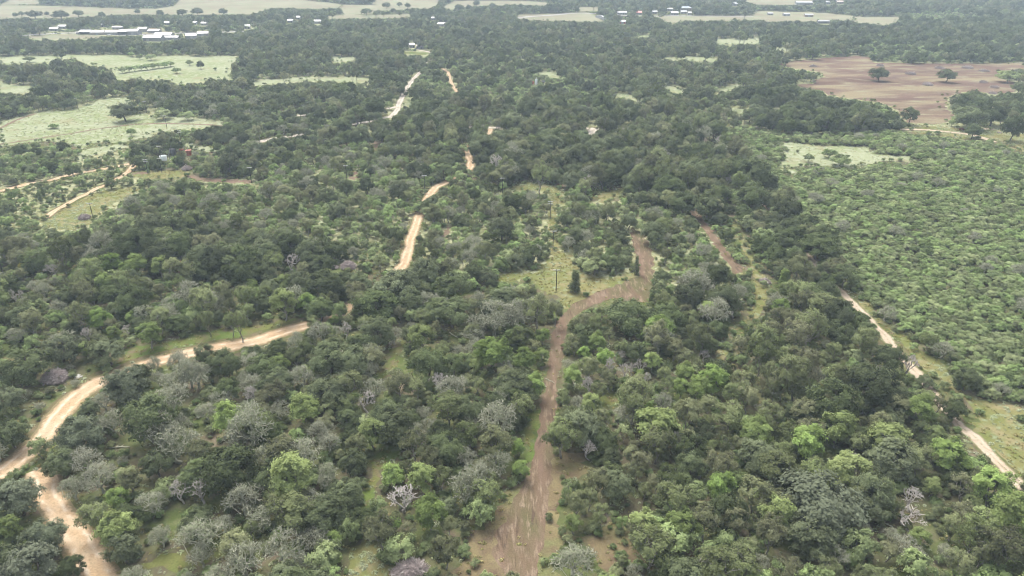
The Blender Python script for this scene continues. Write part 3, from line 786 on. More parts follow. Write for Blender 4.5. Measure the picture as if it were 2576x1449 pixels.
# ------------------------------------------------------------------ trees one can pick out: kind, crown middle x, y, crown width, label, (leaf colour), (height factor)
HAND = [
    ('hackberry', 61, 665, 28, 'small tree with bright yellow leaves by the far left power pole', 'yellow'),
    ('hackberry', 275, 656, 56, 'bright green leafy tree, left one of a pair above the dark oak belt'),
    ('hackberry', 344, 658, 60, 'bright green leafy tree, right one of a pair above the dark oak belt'),
    ('dead', 126, 672, 40, 'bare pale grey tree just right of the yellow-leaved tree'),
    ('lichen', 106, 723, 44, 'whitish twiggy tree rising from dark woods near the left edge'),
    ('dead', 34, 737, 38, 'bare grey treetop among green trees at the far left edge'),
    ('juniper', 456, 677, 20, 'small dead-red juniper standing out of the dark oak belt', 'red'),
    ('juniper', 484, 670, 11, 'slim reddish juniper tip right beside the larger red one', 'red'),
    ('hackberry', 387, 650, 20, 'small tan-brown treetop at the upper edge of the dark oaks', 'tan'),
    ('dead', 215, 832, 32, 'bare purple-grey tree above the left bend of the tan road'),
    ('dead', 319, 823, 30, 'bare grey tree between two bright green trees by the tan road'),
    ('hackberry', 285, 832, 36, 'pale green round tree left of a bare grey tree by the road'),
    ('hackberry', 372, 835, 60, 'broad pale green tree at the grassy verge of the tan road'),
    ('mesquite', 134, 795, 54, 'wide light green tree on the left slope above the brush pile'),
    ('hackberry', 246, 795, 58, 'yellow-green spreading tree in mid woods above the pale road tree'),
    ('hackberry', 212, 874, 40, 'fresh green tree at the wood edge right of the brush pile'),
    ('oak', 268, 879, 78, 'dark oak with a visible grey trunk on the road verge'),
    ('oak', 151, 871, 92, 'broad dark oak directly behind the large brush pile'),
    ('oak', 56, 918, 118, 'huge dark oak left of the large brush pile'),
    ('oak', 22, 997, 70, 'olive green oak at the left edge below the huge dark oak'),
    ('lichen', 436, 952, 76, 'pale grey lichen-covered tree just below the tan road'),
    ('lichen', 428, 991, 92, 'wide pale grey twiggy tree below another grey one near the road'),
    ('oak', 316, 958, 108, 'broad grey-green oak overhanging the tan road at its bend', 'silver'),
    ('oak', 511, 882, 50, 'small dark oak leaning over the tan road'),
    ('oak', 559, 907, 90, 'dark oak clump below the straight part of the tan road'),
    ('dead', 629, 983, 38, 'white dead snag with crooked limbs below the road oaks'),
    ('lichen', 517, 1030, 60, 'small white twiggy treetop below the grey lichen trees'),
    ('lichen', 257, 1002, 62, 'twisted pale tree at the inner side of the road bend'),
    ('elm', 601, 804, 42, 'tall slim pale green tree in the row of bare trunks by the road', None, 1.5),
    ('elm', 578, 806, 30, 'tall thin grey tree just left of the slim pale green one', None, 1.5),
    ('elm', 520, 800, 40, 'tall grey tree in the row of trunks above the road verge', None, 1.4),
    ('dead', 739, 650, 50, 'sprawling white dead tree on top of the dark oak belt'),
    ('hackberry', 711, 752, 64, 'tall light green tree with a bare white trunk beside the road', None, 1.25),
    ('hackberry', 711, 707, 46, 'yellow-green treetop above the tall white-trunked tree'),
    ('mesquite', 854, 776, 44, 'light green upright tree where the road goes into the oaks', None, 1.7),
    ('dead', 868, 821, 36, 'bare grey tree below the road, beside a light green upright tree'),
    ('dead', 985, 862, 20, 'small pinkish-grey dead tree at the top of a grass lane'),
    ('hackberry', 1234, 876, 96, 'largest vivid green tree, left of the brown mown track'),
    ('hackberry', 1203, 907, 44, 'pale green tree at the foot of the largest vivid green tree'),
    ('hackberry', 1058, 840, 72, 'pale green leafy tree beside the top of the grass lane'),
    ('oak', 951, 756, 108, 'broad dark oak where the tan road disappears under trees'),
    ('oak', 951, 826, 82, 'dark oak above the pinkish-grey dead tree'),
    ('oak', 1144, 712, 98, 'dark oak at the lower edge of the yellow pole clearing'),
    ('oak', 1136, 779, 112, 'very broad dark oak between tan road and mown track'),
    ('oak', 826, 890, 112, 'large round grey-green oak below the tan road, left of a similar one'),
    ('oak', 884, 902, 102, 'large round grey-green oak below the tan road, right of a similar one'),
    ('oak', 803, 773, 72, 'grey-green oak arching over the road by the light green upright tree'),
    ('oak', 1074, 907, 86, 'olive green oak with yellowish top below the pale green leafy tree'),
    ('oak', 1142, 913, 70, 'grey-green rounded oak left of the vivid green tree'),
    ('lichen', 756, 938, 76, 'pale flat-topped tree with a white limb below the round oaks'),
    ('dead', 923, 1000, 62, 'white dead tree with a fan of bare branches in mid lower woods'),
    ('dead', 1105, 952, 58, 'white dead tree with long crooked limb left of the mown track'),
    ('lichen', 1140, 965, 84, 'pale twiggy tree touching the crooked white dead tree'),
    ('elm', 882, 960, 66, 'grey twiggy tree above the fan-shaped dead tree'),
    ('elm', 1005, 955, 76, 'grey twiggy tree right of the fan-shaped dead tree'),
    ('hackberry', 764, 1019, 84, 'light green broad tree below the flat-topped pale tree'),
    ('hackberry', 982, 1000, 44, 'small fresh green tree right of the fan-shaped dead tree'),
    ('elm', 1125, 1013, 98, 'broad grey-green twiggy tree below the crooked white dead tree'),
    ('oak', 1576, 787, 116, 'big round oak inside the bend of the brown mown track'),
    ('juniper', 1447, 706, 32, 'tall dark juniper in the yellow clearing beside a power pole', None, 1.15),
    ('juniper', 1602, 667, 16, 'slim dark juniper at the edge of the mown track bend', None, 1.4),
    ('hackberry', 1502, 852, 48, 'lime green dome-topped tree right of the mown track'),
    ('hackberry', 1470, 885, 34, 'lime green tree just below the lime dome-topped tree'),
    ('hackberry', 1366, 840, 38, 'light green tree on the left edge of the mown track'),
    ('hackberry', 1319, 896, 56, 'bright green tree left of the mown track, right of the vivid tree'),
    ('hackberry', 1363, 890, 38, 'pale yellow-green tree touching the left edge of the mown track'),
    ('dead', 1535, 912, 34, 'bare grey tree, leftmost of the dead stand right of the track', None, 1.4),
    ('dead', 1570, 924, 36, 'bare grey tree, middle of the dead stand right of the track', None, 1.3),
    ('dead', 1590, 921, 28, 'bare grey tree behind the middle of the dead stand', None, 1.2),
    ('dead', 1611, 913, 32, 'bare grey tree at the back right of the dead stand', None, 1.2),
    ('dead', 1628, 946, 26, 'bare grey tree, rightmost of the dead stand, beside a slim green tree', None, 1.3),
    ('dead', 1478, 958, 36, 'bare fan-shaped grey tree below the dead stand, near the track'),
    ('lichen', 1453, 1008, 48, 'brownish-grey bare bushy tree on the right edge of the mown track'),
    ('dead', 1565, 888, 26, 'bare grey treetop above the dead stand'),
    ('hackberry', 1610, 941, 25, 'slim bright green tree inside the dead stand', None, 1.4),
    ('hackberry', 1440, 938, 50, 'green tree right beside the mown track, left of the dead stand'),
    ('hackberry', 1724, 930, 50, 'yellow-green open tree right of the dead stand'),
    ('hackberry', 1713, 969, 46, 'green round tree below the yellow-green open tree'),
    ('hackberry', 1760, 968, 62, 'yellow-green tree, left one of the bright pair right of the dead stand'),
    ('hackberry', 1793, 946, 76, 'vivid green tree, right one of the bright pair beside the grass strip'),
    ('hackberry', 1488, 1008, 52, 'bright green tree beside the brownish-grey bare tree'),
    ('hackberry', 1629, 1036, 50, 'bright lime treetop above the bright green spread of trees'),
    ('hackberry', 1643, 902, 44, 'dull green round tree behind the dead stand'),
    ('mesquite', 1869, 899, 42, 'bright green flat treetop right of the yellow grass strip'),
    ('lichen', 1668, 1005, 62, 'pale bare-topped tree below the dead stand'),
    ('dead', 1774, 888, 26, 'thin bare tree beside the yellow grass strip'),
    ('lichen', 2234, 782, 50, 'purple-grey leafless bush on the verge of the gravel lane'),
    ('oak', 2128, 689, 78, 'dark round oak overhanging the gravel lane'),
    ('oak', 2060, 612, 92, 'large brownish-green oak on the gravel lane, above the round one'),
    ('oak', 2116, 835, 80, 'dark round oak left of the gravel lane, below the purple-grey bush'),
    ('oak', 2242, 896, 76, 'dark oak touching the gravel lane where the verge widens'),
    ('juniper', 1974, 702, 34, 'small yellow-green juniper-shaped tree left of the gravel lane', 'hackberry'),
    ('mesquite', 2147, 915, 34, 'bright green treetop in dark woods left of the gravel lane', None, 1.6),
    ('mesquite', 2044, 966, 36, 'bright green treetop in the middle of the right-hand woods', None, 1.6),
    ('hackberry', 2315, 1016, 76, 'olive green tree above the dark green one near the lane end', None, .9),
    ('oak', 2404, 1025, 62, 'deep green tree at the edge of the pale weedy verge'),
    ('elm', 2100, 874, 42, 'pale grey-green tree below the dark round oak'),
    ('dead', 2295, 907, 42, 'pale bare tree standing over the gravel lane'),
    ('oak', 152, 1158, 84, 'olive oak in the fork of the tan road junction'),
    ('mesquite', 95, 1119, 56, 'pale green thin tree overhanging the tan road above the junction', None, 1.4),
    ('oak', 196, 1086, 110, 'grey-green oak at the right side of the road above the junction', 'silver'),
    ('lichen', 212, 1150, 86, 'silvery tree right of the olive oak at the junction'),
    ('oak', 394, 1161, 82, 'olive oak in the grassy lower left woods'),
    ('lichen', 179, 1217, 72, 'silver-grey tree with visible trunk beside the lower road fork'),
    ('lichen', 246, 1189, 92, 'wide greyish twiggy tree beside the silver-grey tree'),
    ('dead', 452, 1222, 66, 'tall white dead snag, left one of the pair in the grass', None, 1.2),
    ('dead', 503, 1220, 54, 'tall white dead snag, right one of the pair in the grass', None, 1.2),
    ('lichen', 375, 1259, 82, 'pale twiggy tree left of the white snag pair'),
    ('lichen', 498, 1335, 122, 'very wide white lichen-covered tree below the white snag pair'),
    ('lichen', 402, 1340, 62, 'slim whitish tree left of the very wide lichen tree', None, 1.2),
    ('hackberry', 288, 1323, 92, 'bright green tree right of the lower tan road'),
    ('oak', 310, 1374, 100, 'dark green tree with pale trunks at the bottom right of the tan road'),
    ('elm', 232, 1290, 80, 'olive green tree on the right verge of the lower tan road'),
    ('hackberry', 293, 1248, 58, 'fresh green small tree above the bright green roadside tree'),
    ('oak', 39, 1245, 112, 'silver-green oak left of the lower tan road', 'silver'),
    ('oak', 14, 1216, 36, 'dark olive treetop at the left edge by the road junction'),
    ('oak', 108, 1342, 96, 'grey-green oak leaning towards the lower tan road', 'silver'),
    ('oak', 73, 1407, 124, 'silvery oak in the bottom left corner', 'silver'),
    ('oak', 179, 1418, 62, 'dark green tree at the bottom left, beside the road'),
    ('lichen', 503, 1390, 72, 'small whitish tree under the very wide lichen tree'),
    ('lichen', 609, 1393, 112, 'pale twiggy tree at the bottom, right of the green opening'),
    ('lichen', 609, 1240, 102, 'pale grey-green tree right of the white snag pair'),
    ('oak', 25, 1086, 84, 'deep green oak at the left edge above the road junction'),
    ('dead', 1013, 1240, 84, 'bare grey tree crown lying open right of the grass lane', None, .8),
    ('hackberry', 988, 1189, 62, 'pale green tree right of the grass lane'),
    ('hackberry', 1060, 1195, 72, 'bright green tree beyond the bare grey crown'),
    ('mesquite', 954, 1267, 52, 'light green tree on the lane below the bare grey crown', None, 1.4),
    ('elm', 954, 1323, 92, 'grey-green rounded tree at the lower end of the grass lane'),
    ('hackberry', 993, 1312, 36, 'yellow-olive tree beside the grey-green lane tree'),
    ('mesquite', 876, 1326, 62, 'light green tree left of the lower grass lane', None, 1.4),
    ('mesquite', 817, 1393, 92, 'green bushy tree left of the bottom yellow grass patch', None, 1.2),
    ('hackberry', 837, 1399, 46, 'bright green shoot in front of the green bushy tree', None, .7),
    ('lichen', 711, 1365, 114, 'white lichen-covered tree at the bottom, the whitest crown'),
    ('lichen', 750, 1410, 54, 'small white twiggy tree under the whitest crown'),
    ('oak', 873, 1237, 92, 'dark oak left of the grass lane, across from the bare grey crown'),
    ('oak', 890, 1156, 72, 'deep green oak at the upper left of the grass lane'),
    ('lichen', 823, 1103, 64, 'white plume-like tree left of the grass lane'),
    ('hackberry', 937, 1080, 72, 'yellow-green tree at the head of the long grass lane'),
    ('elm', 1041, 1108, 82, 'grey-green tree right of the head of the grass lane'),
    ('elm', 1083, 1147, 66, 'upright grey-green tree beyond the bright green lane tree'),
    ('elm', 1248, 1100, 86, 'grey feathery tree left of the mown track'),
    ('lichen', 1172, 1142, 62, 'pale silvery tree between grass lane and mown track'),
    ('hackberry', 1080, 1276, 82, 'bright green tree below the bare grey crown'),
    ('mesquite', 1206, 1276, 82, 'light green tree at the left border of the yellow grass', None, 1.2),
    ('mesquite', 1005, 1371, 92, 'grey-green spreading tree above the bottom brush heap', None, 1.2),
    ('elm', 1119, 1374, 82, 'dark olive tree right of the bottom brush heap'),
    ('elm', 736, 1276, 112, 'broad pale olive tree above the whitest crown'),
    ('lichen', 1444, 1399, 116, 'large round grey bush-like tree at the bottom of the mown track'),
    ('hackberry', 1445, 1312, 46, 'deep green tree at the right border of the yellow grass'),
    ('mesquite', 1436, 1223, 62, 'pale green tree at the top right of the yellow grass', None, 1.3),
    ('dead', 1484, 1122, 42, 'pale bare tree beside the small yellow grass opening'),
    ('elm', 1654, 1105, 72, 'light olive tree right of the pale bare tree'),
    ('hackberry', 1651, 1064, 116, 'widest bright green tree in the right-hand woods'),
    ('hackberry', 1903, 1077, 78, 'bright yellow-green tree in the middle of the right-hand woods'),
    ('dead', 1699, 1097, 38, 'bare grey tree beside the widest bright green tree'),
    ('mesquite', 1568, 1312, 38, 'pale green slim tree by the brown bare patch', None, 1.6),
    ('lichen', 1596, 1432, 52, 'small white lichen tree at the bottom edge right of the track'),
    ('hackberry', 1310, 1175, 46, 'dark green round tree on the left edge of the lower mown track'),
    ('mesquite', 1573, 1080, 56, 'blue-green tree left of the widest bright green tree', None, 1.5),
    ('elm', 1414, 1086, 92, 'grey tree leaning over the right edge of the mown track'),
    ('hackberry', 1819, 1212, 72, 'yellow-green tree above the big silver oak'),
    ('oak', 2060, 1251, 208, 'biggest silver-grey oak crown in the lower right woods', 'silver'),
    ('oak', 2251, 1147, 130, 'large brownish-olive oak right of the bright yellow-green trees'),
    ('hackberry', 2240, 1097, 104, 'vivid green tree directly above the brownish-olive oak'),
    ('hackberry', 2035, 1097, 92, 'yellow-green crest above the biggest silver-grey oak'),
    ('hackberry', 2139, 1172, 102, 'light green rounded tree between silver and brownish oaks'),
    ('hackberry', 2393, 1136, 92, 'mid green tree beside the gravel lane at the right'),
    ('dead', 2295, 1295, 82, 'white bare crown in the lower right woods', None, .8),
    ('dead', 2298, 1240, 56, 'smaller pale bare crown just above the white one'),
    ('oak', 2052, 1337, 126, 'dark olive oak in front of the biggest silver-grey oak'),
    ('mesquite', 2172, 1360, 92, 'light green spreading tree right of the dark olive oak', None, 1.4),
    ('mesquite', 2309, 1416, 92, 'light green tree at the bottom right edge', None, 1.4),
    ('lichen', 2379, 1382, 48, 'pale bare-twigged tree near the bottom right'),
    ('elm', 2424, 1284, 62, 'olive tree in the lower right, below the gravel lane'),
    ('hackberry', 2346, 1217, 46, 'small vivid green tree above the pale bare crowns'),
    ('hackberry', 2505, 1217, 112, 'yellow-green tree at the right edge under the gravel lane'),
    # open-field and far trees
    ('oak', 2213, 181, 48, 'lone dark round oak in the brown cleared field, left of two'),
    ('oak', 2383, 185, 43, 'lone oak with visible trunk in the brown field, right of two'),
    ('oak', 1977, 150, 22, 'dark round tree at the left tip of the brown field'),
    ('mesquite', 2540, 187, 58, 'round green thicket at the right edge of the brown field', None, 1.3),
    ('oak', 2567, 217, 32, 'dark green tree at the right edge below the round thicket'),
    ('oak', 2440, 290, 82, 'big grey oak clump below the brown field', None, 1.2),
    ('oak', 2500, 282, 60, 'dark oak behind the field fence, right of the grey clump', None, 1.2),
    ('oak', 2450, 325, 42, 'compact oak standing over the gravel drive'),
    ('oak', 2552, 314, 52, 'tall grey tree with thick trunk in the yellow field', None, 1.5),
    ('oak', 2290, 284, 40, 'leaning dark oak at the lower left corner of the brown field', None, 1.2),
    ('bush', 2419, 324, 13, 'small rust-red bush beside the gravel drive', 'red'),
    ('bush', 2361, 332, 16, 'round green bush beside the gravel drive'),
    ('oak', 310, 276, 62, 'lone dark oak clump in the pale left meadow'),
    ('bush', 135, 316, 28, 'small round bush alone in the pale left meadow'),
    ('mesquite', 467, 288, 42, 'grey-green round bush in the meadow, right of a similar one'),
    ('mesquite', 410, 284, 52, 'grey-green round bush in the meadow, left of a similar one'),
    ('mesquite', 330, 329, 24, 'small green bush below the dirt path in the meadow'),
    ('oak', 503, 160, 18, 'dark square-topped tree in the far pale field', None, 1.2),
    ('mesquite', 475, 155, 20, 'round bush left of the dark tree in the far pale field'),
    ('mesquite', 443, 175, 24, 'low bush in the middle of the far pale field'),
    ('bush', 541, 172, 12, 'tiny bush at the right side of the far pale field'),
    ('mesquite', 72, 147, 28, 'round light bush at the left end of the far pale field'),
    ('mesquite', 350, 141, 18, 'light bush at the upper edge of the far pale field'),
    ('mesquite', 380, 141, 30, 'wide light bush beside another at the far field edge'),
    ('mesquite', 2087, 383, 38, 'grey leafless-looking round bush in the pale right clearing'),
    ('mesquite', 2117, 398, 60, 'dense green round bush in the pale right clearing'),
    ('mesquite', 2034, 394, 30, 'small round bush left of the others in the pale right clearing'),
    ('bush', 2007, 379, 11, 'tiny bush near the upper left of the pale right clearing'),
    ('oak', 38, 36, 14, None), ('oak', 53, 33, 14, None), ('oak', 85, 34, 40, None), ('oak', 117, 33, 12, None),
    ('oak', 150, 34, 38, None), ('oak', 195, 31, 25, None), ('oak', 255, 35, 17, None), ('oak', 345, 27, 14, None),
    ('oak', 402, 31, 20, None), ('oak', 458, 29, 26, None), ('oak', 495, 26, 30, None), ('oak', 560, 27, 22, None),
    ('oak', 972, 11, 22, None), ('oak', 1005, 10, 14, None), ('oak', 1025, 12, 16, None), ('oak', 922, 27, 28, None),
    ('oak', 989, 25, 14, None), ('oak', 1155, 17, 26, None), ('oak', 1179, 17, 17, None), ('oak', 1199, 7, 18, None),
    ('oak', 1239, 12, 18, None), ('oak', 1309, 14, 14, None),
]
for i in range(9):          # hedge of scrub across the far pale field
    HAND.append(('mesquite', 308 + i * 15, 173 - i * 1.9, 24, None))

NAMES = {'oak': 'oak_tree', 'elm': 'slender_tree', 'mesquite': 'scrub_tree', 'hackberry': 'leafy_tree', 'lichen': 'twiggy_tree',
         'dead': 'dead_tree', 'juniper': 'juniper_tree', 'bush': 'bush'}
NOUN = {'oak': 'dark rounded oak', 'elm': 'grey-green slender tree', 'mesquite': 'light green scrub tree', 'hackberry': 'bright leafy tree',
        'lichen': 'pale lichen-grey twiggy tree', 'dead': 'bare dead tree', 'juniper': 'narrow dark juniper', 'bush': 'low green bush'}
GROUP = {'oak': 'dark oaks of the woods', 'elm': 'slender grey-green woodland trees', 'mesquite': 'light green scrub trees', 'hackberry': 'bright leafy trees',
         'lichen': 'pale twiggy trees', 'dead': 'bare dead trees', 'juniper': 'junipers', 'bush': 'bushes'}

# extra leaf colours
LEAF['tan'] = leaf_mat('tan_leaf', (.27, .20, .11), (.27, .20, .11), .1)

class T:      # one tree
    __slots__ = ('kind', 'var', 'x', 'y', 's', 'sz', 'rot', 'label', 'leaf', 'px', 'py', 'size', 'dep')

def place_hand(e):
    kind, x, y, w, label = e[:5]
    t = T(); t.kind = kind; t.var = random.randrange(NVAR[kind]); p = PROTO[kind, t.var]
    t.label = label; t.leaf = e[5] if len(e) > 5 else None
    hz = e[6] if len(e) > 6 else 1.0
    z = 3.0
    for _ in range(4):
        g = ground(x, y, z)
        t.s = w / 2 * project(g)[2] / FPX / p['R']
        # wide crowns of the same kind are not taller in proportion
        t.sz = t.s * hz * (1.0 if t.s < 1.25 else (1.25 / t.s) ** .6)
        z = p['zc'] * t.sz
    t.x, t.y = g[0], g[1]; t.rot = random.uniform(0, 6.283)
    return t
TREES = [place_hand(e) for e in HAND]
for t in TREES:
    t.px, t.py, t.dep = (float(v) for v in project((t.x, t.y, PROTO[t.kind, t.var]['zc'] * t.sz)))
    t.size = PROTO[t.kind, t.var]['R'] * t.s * FPX / t.dep
N_HAND = len(TREES)

# where hand-set crowns show, nothing nearer may cover them
HDEP = np.zeros((MH, MW), np.float32)
yy, xx = np.mgrid[0:MH, 0:MW]
for t in TREES:
    r = t.size / 2 * .95
    x0, x1 = int(max(0, t.px / 2 - r)), int(min(MW, t.px / 2 + r + 1)); y0, y1 = int(max(0, t.py / 2 - r)), int(min(MH, t.py / 2 + r + 1))
    if x1 <= x0 or y1 <= y0: continue
    sub = ((xx[y0:y1, x0:x1] - t.px / 2) ** 2 + ((yy[y0:y1, x0:x1] - t.py / 2) / .9) ** 2) < r * r
    HDEP[y0:y1, x0:x1][sub] = np.maximum(HDEP[y0:y1, x0:x1][sub], t.dep)

# ------------------------------------------------------------------ things that must not be hidden by scattered trees
KDEP = np.zeros((MH, MW), np.float32)
def reserve(x0, y0, x1, y1, dep):
    a, b = int(max(0, x0 / 2)), int(min(MW, x1 / 2 + 1)); c, d = int(max(0, y0 / 2)), int(min(MH, y1 / 2 + 1))
    if b > a and d > c: KDEP[c:d, a:b] = np.maximum(KDEP[c:d, a:b], dep)

M['polewood'] = plain_mat('creosote_pole', (.030, .026, .024), .8)
M['armwood'] = plain_mat('weathered_crossarm', (.56, .55, .51), .8)
M['porcelain'] = plain_mat('insulator', (.55, .55, .58), .3)
M['whitemetal'] = plain_mat('white_metal_roof', (.25, .25, .245), .35, var=.08, scale=.3)
M['greymetal'] = plain_mat('galvanised_metal', (.30, .305, .31), .5, .2, var=.2, scale=.4)
M['silver'] = plain_mat('silver_tank', (.62, .65, .69), .35, .4, var=.12)
M['blacktank'] = plain_mat('black_tank', (.035, .036, .040), .5)
M['rust'] = plain_mat('rust_red_steel', (.20, .040, .032), .7, col2=(.30, .11, .05), scale=1.2)
M['redroof'] = plain_mat('red_roof', (.42, .13, .11), .5)
M['slate'] = plain_mat('blue_grey_roof', (.20, .23, .27), .6)
M['brownroof'] = plain_mat('brown_roof', (.33, .27, .24), .7)
M['wallwhite'] = plain_mat('white_siding', (.24, .236, .225), .7, var=.1)
M['wallgrey'] = plain_mat('grey_metal_siding', (.19, .195, .20), .6, var=.15)
M['walltan'] = plain_mat('tan_brick', (.26, .215, .17), .8)
M['wallred'] = plain_mat('red_barn_boards', (.36, .12, .09), .8)
M['dark'] = plain_mat('dark_opening', (.03, .03, .033), .6)
M['glass'] = plain_mat('window_glass', (.05, .06, .07), .15)
M['tyre'] = plain_mat('tyre_rubber', (.02, .02, .02), .8)
M['carwhite'] = plain_mat('white_car_paint', (.78, .78, .78), .25, var=.03)
M['greenwhite'] = plain_mat('weathered_galvanised', (.50, .56, .53), .5, .2, col2=(.62, .63, .62), scale=1.0)
M['fencewood'] = plain_mat('fence_post_wood', (.14, .12, .10), .9)
M['wire'] = plain_mat('fence_wire', (.25, .25, .25), .5, .6)
M['boards'] = plain_mat('bleached_boards', (.62, .60, .55), .8)

# power poles: picture point of the foot, arms, label
POLES = [
    (1399, 731, 1, 'dark power pole with one pale crossarm, nearest of the centre line'),
    (1391, 628, 1, 'dark power pole with one crossarm, second of the centre line'),
    (1384, 550, 2, 'dark power pole with two crossarms beside a round treetop'),
    (1264, 488, 1, 'dark power pole with crossarm beside the upper pale weed clearing'),
    (1069, 481, 1, 'dark power pole just left of the tan road top bend'),
    (873, 455, 1, 'dark power pole beside a strip of reddish bare soil'),
    (236, 555, 1, 'dark power pole alone on the sparse left slope'),
    (633, 460, 1, 'dark power pole at the end of the brown track'),
    (457, 362, 2, 'dark power pole with two crossarms behind the tank site'),
    (420, 321, 1, 'dark power pole in the pale meadow beside the dirt path'),
    (369, 284, 1, 'dark power pole right of the lone meadow oak'),
    (197, 275, 1, 'dark power pole at the upper left meadow edge'),
    (406, 404, 1, 'dark power pole directly beside the pale open tank'),
    (408, 436, 1, 'dark power pole in front of the pale open tank'),
    (373, 439, 2, 'dark power pole with two crossarms left of the tank site'),
    (11, 697, 1, 'dark power pole cut by the left picture edge'),
    (459, 82, 1, 'grey power pole in front of the big village trees, leftmost by the highway'),
    (562, 80, 1, 'grey power pole by the highway, second of the village poles'),
    (586, 79, 1, 'grey power pole by the highway, third of the village poles'),
    (636, 71, 1, 'grey power pole near the small white house by the highway'),
]
def power_pole(x, y, arms, label):
    g = ground(x, y); h = 8.8
    o = empty('power_pole', (g[0], g[1], 0), random.uniform(-.25, .25))
    o.rotation_euler[0] = random.uniform(-.015, .015)
    tag(o, label, 'power pole', 'power poles')
    MB().tube((0, 0, -.1), (0, 0, h), .17, .12, 8).build('post', M['polewood'], o)
    for a in range(arms):
        z = h - .35 - a * 1.1
        r = 0.0
        c = MB().box((0, -.16, z), (2.5, .16, .20)).build('crossarm', M['armwood'], o)
        for q in (-1.1, -.55, .55, 1.1):
            MB().lathe([(.0, 0), (.07, .0), (.09, .06), (.05, .12), (.07, .17), (0, .20)], 8, (q, -.16, z + .10)).build('insulator', M['porcelain'], c)
        MB().tube((-.75, -.2, z), (0, -.15, z - .6), .03).build('brace', M['polewood'], o)
        MB().tube((.75, -.2, z), (0, -.15, z - .6), .03).build('brace', M['polewood'], o)
    tx, ty, _ = project((g[0], g[1], h)); d = project(g)[2]
    for k in range(12):
        f = k / 11
        reserve(tx + (x - tx) * f * .82 - 5, ty + (y - ty) * f * .82 - 5, tx + (x - tx) * f * .82 + 5, ty + (y - ty) * f * .82 + 2, d)
for p in POLES: power_pole(*p)

# tank sites
def obj_site(name, x, y, label, cat, w, h, rz=0.0):
    g = ground(x, y); o = empty(name, (g[0], g[1], 0), rz); tag(o, label, cat)
    d = project(g)[2]; r = w / 2 * FPX / d
    reserve(x - r, y - h * FPX / d * .95, x + r, y - h * FPX / d * .12, d)
    cx_, cy_ = x, y
    fill_mask(NOTREE, [(x - r * 1.3, y - r * .6), (x + r * 1.3, y - r * .6), (x + r * 1.3, y + r * .6), (x - r * 1.3, y + r * .6)])
    return o
def tank(o, r, h, mat, roof=True, bands=3):
    b = MB().lathe([(r, 0), (r, h)] + ([(r * .98, h + .05), (0, h + .35)] if roof else [(r - .06, h), (r - .06, .1), (0, .1)]), 28).build('shell', mat, o, True)
    for k in range(bands):
        z = h * (k + 1) / (bands + 1)
        MB().lathe([(r + .002, z - .05), (r + .04, z - .05), (r + .04, z + .05), (r + .002, z + .05)], 28).build('band', mat, b)
    MB().lathe([(r + .003, h - .14), (r + .07, h - .14), (r + .07, h - .02), (r + .003, h - .02)], 28).build('rim', M['whitemetal'] if mat in (M['blacktank'],) else mat, b)
    return b
o = obj_site('storage_tank', 437, 395, 'tall black tank with white stair and vent pipe at the left tank site', 'tank', 3.4, 6.2)
tank(o, 1.45, 5.0, M['blacktank'])
st = MB()
for s in (0, .55):
    st.tube((-2.6, -1.35 + s, .05), (-1.0, -1.35 + s, 5.0), .07, .07, 6)
    st.tube((-2.6, -1.35 + s, 1.0), (-1.0, -1.35 + s, 5.9), .05, .05, 6)
st.build('stair_rail', M['whitemetal'], o)
for k in range(14):
    f = (k + .5) / 14
    MB().box((-2.6 + 1.6 * f, -1.075, 5.0 * f), (.26, .5, .06)).build('step', M['whitemetal'], o)
MB().tube((-.5, 0, 5.2), (-.5, 0, 6.9), .14, .14, 8).build('vent_pipe', M['whitemetal'], o)
o = obj_site('open_tank', 412, 404, 'pale galvanised open-topped round tank beside a power pole', 'tank', 4.2, 3.2)
tank(o, 1.95, 3.0, M['greenwhite'], False)
o = obj_site('storage_tank', 476, 391, 'squat rusty red tank with overhanging deck at the left tank site', 'tank', 3.6, 4.2)
tank(o, 1.35, 3.1, M['rust'], True, 2)
MB().lathe([(1.3, 3.12), (1.85, 3.12), (1.85, 3.3), (1.3, 3.3)], 24).build('deck', M['rust'], o)
MB().tube((-.2, 0, 3.3), (-.2, 0, 4.6), .13, .13, 8).build('vent_pipe', M['whitemetal'], o)
MB().tube((-1.4, 0, 3.25), (-3.2, .3, 3.1), .12, .12, 8).build('transfer_pipe', M['whitemetal'], o)
for k in range(6):
    a = k * 1.047 + .3
    MB().tube((1.62 * math.cos(a), 1.62 * math.sin(a), 0), (1.62 * math.cos(a), 1.62 * math.sin(a), 3.12), .06, .06, 6).build('leg', M['rust'], o)
o = obj_site('separator_vessel', 458, 383, 'small red horizontal vessel with a pipe left of the rusty tank', 'vessel', 3.0, 3.0)
MB().tube((-1.3, 0, 1.6), (1.3, 0, 1.6), .55, .55, 16).build('shell', M['rust'], o)
for s in (-.9, .9): MB().box((s, 0, .55), (.2, .8, 1.1)).build('saddle', M['rust'], o)
MB().tube((0, 0, 2.1), (0, 0, 3.3), .12, .12, 8).build('vent_pipe', M['whitemetal'], o)
o = obj_site('storage_tank', 1349, 213, 'tall silver tank with vent pipe in the far green scrub', 'tank', 2.2, 6.0)
tank(o, 1.05, 4.9, M['silver']); MB().tube((0, 0, 5.1), (0, 0, 6.6), .11, .11, 8).build('vent_pipe', M['silver'], o)
o = obj_site('storage_tank', 1340.5, 212, 'small rusty red tank left of the tall silver tank', 'tank', 2.4, 3.0)
tank(o, 1.15, 2.5, M['rust'], True, 2); MB().tube((0, 0, 2.7), (0, 0, 3.9), .1, .1, 8).build('vent_pipe', M['whitemetal'], o)
o = obj_site('dump_trailer', 1367, 208, 'small white open box trailer right of the tall silver tank', 'trailer', 3.6, 2.0, .2)
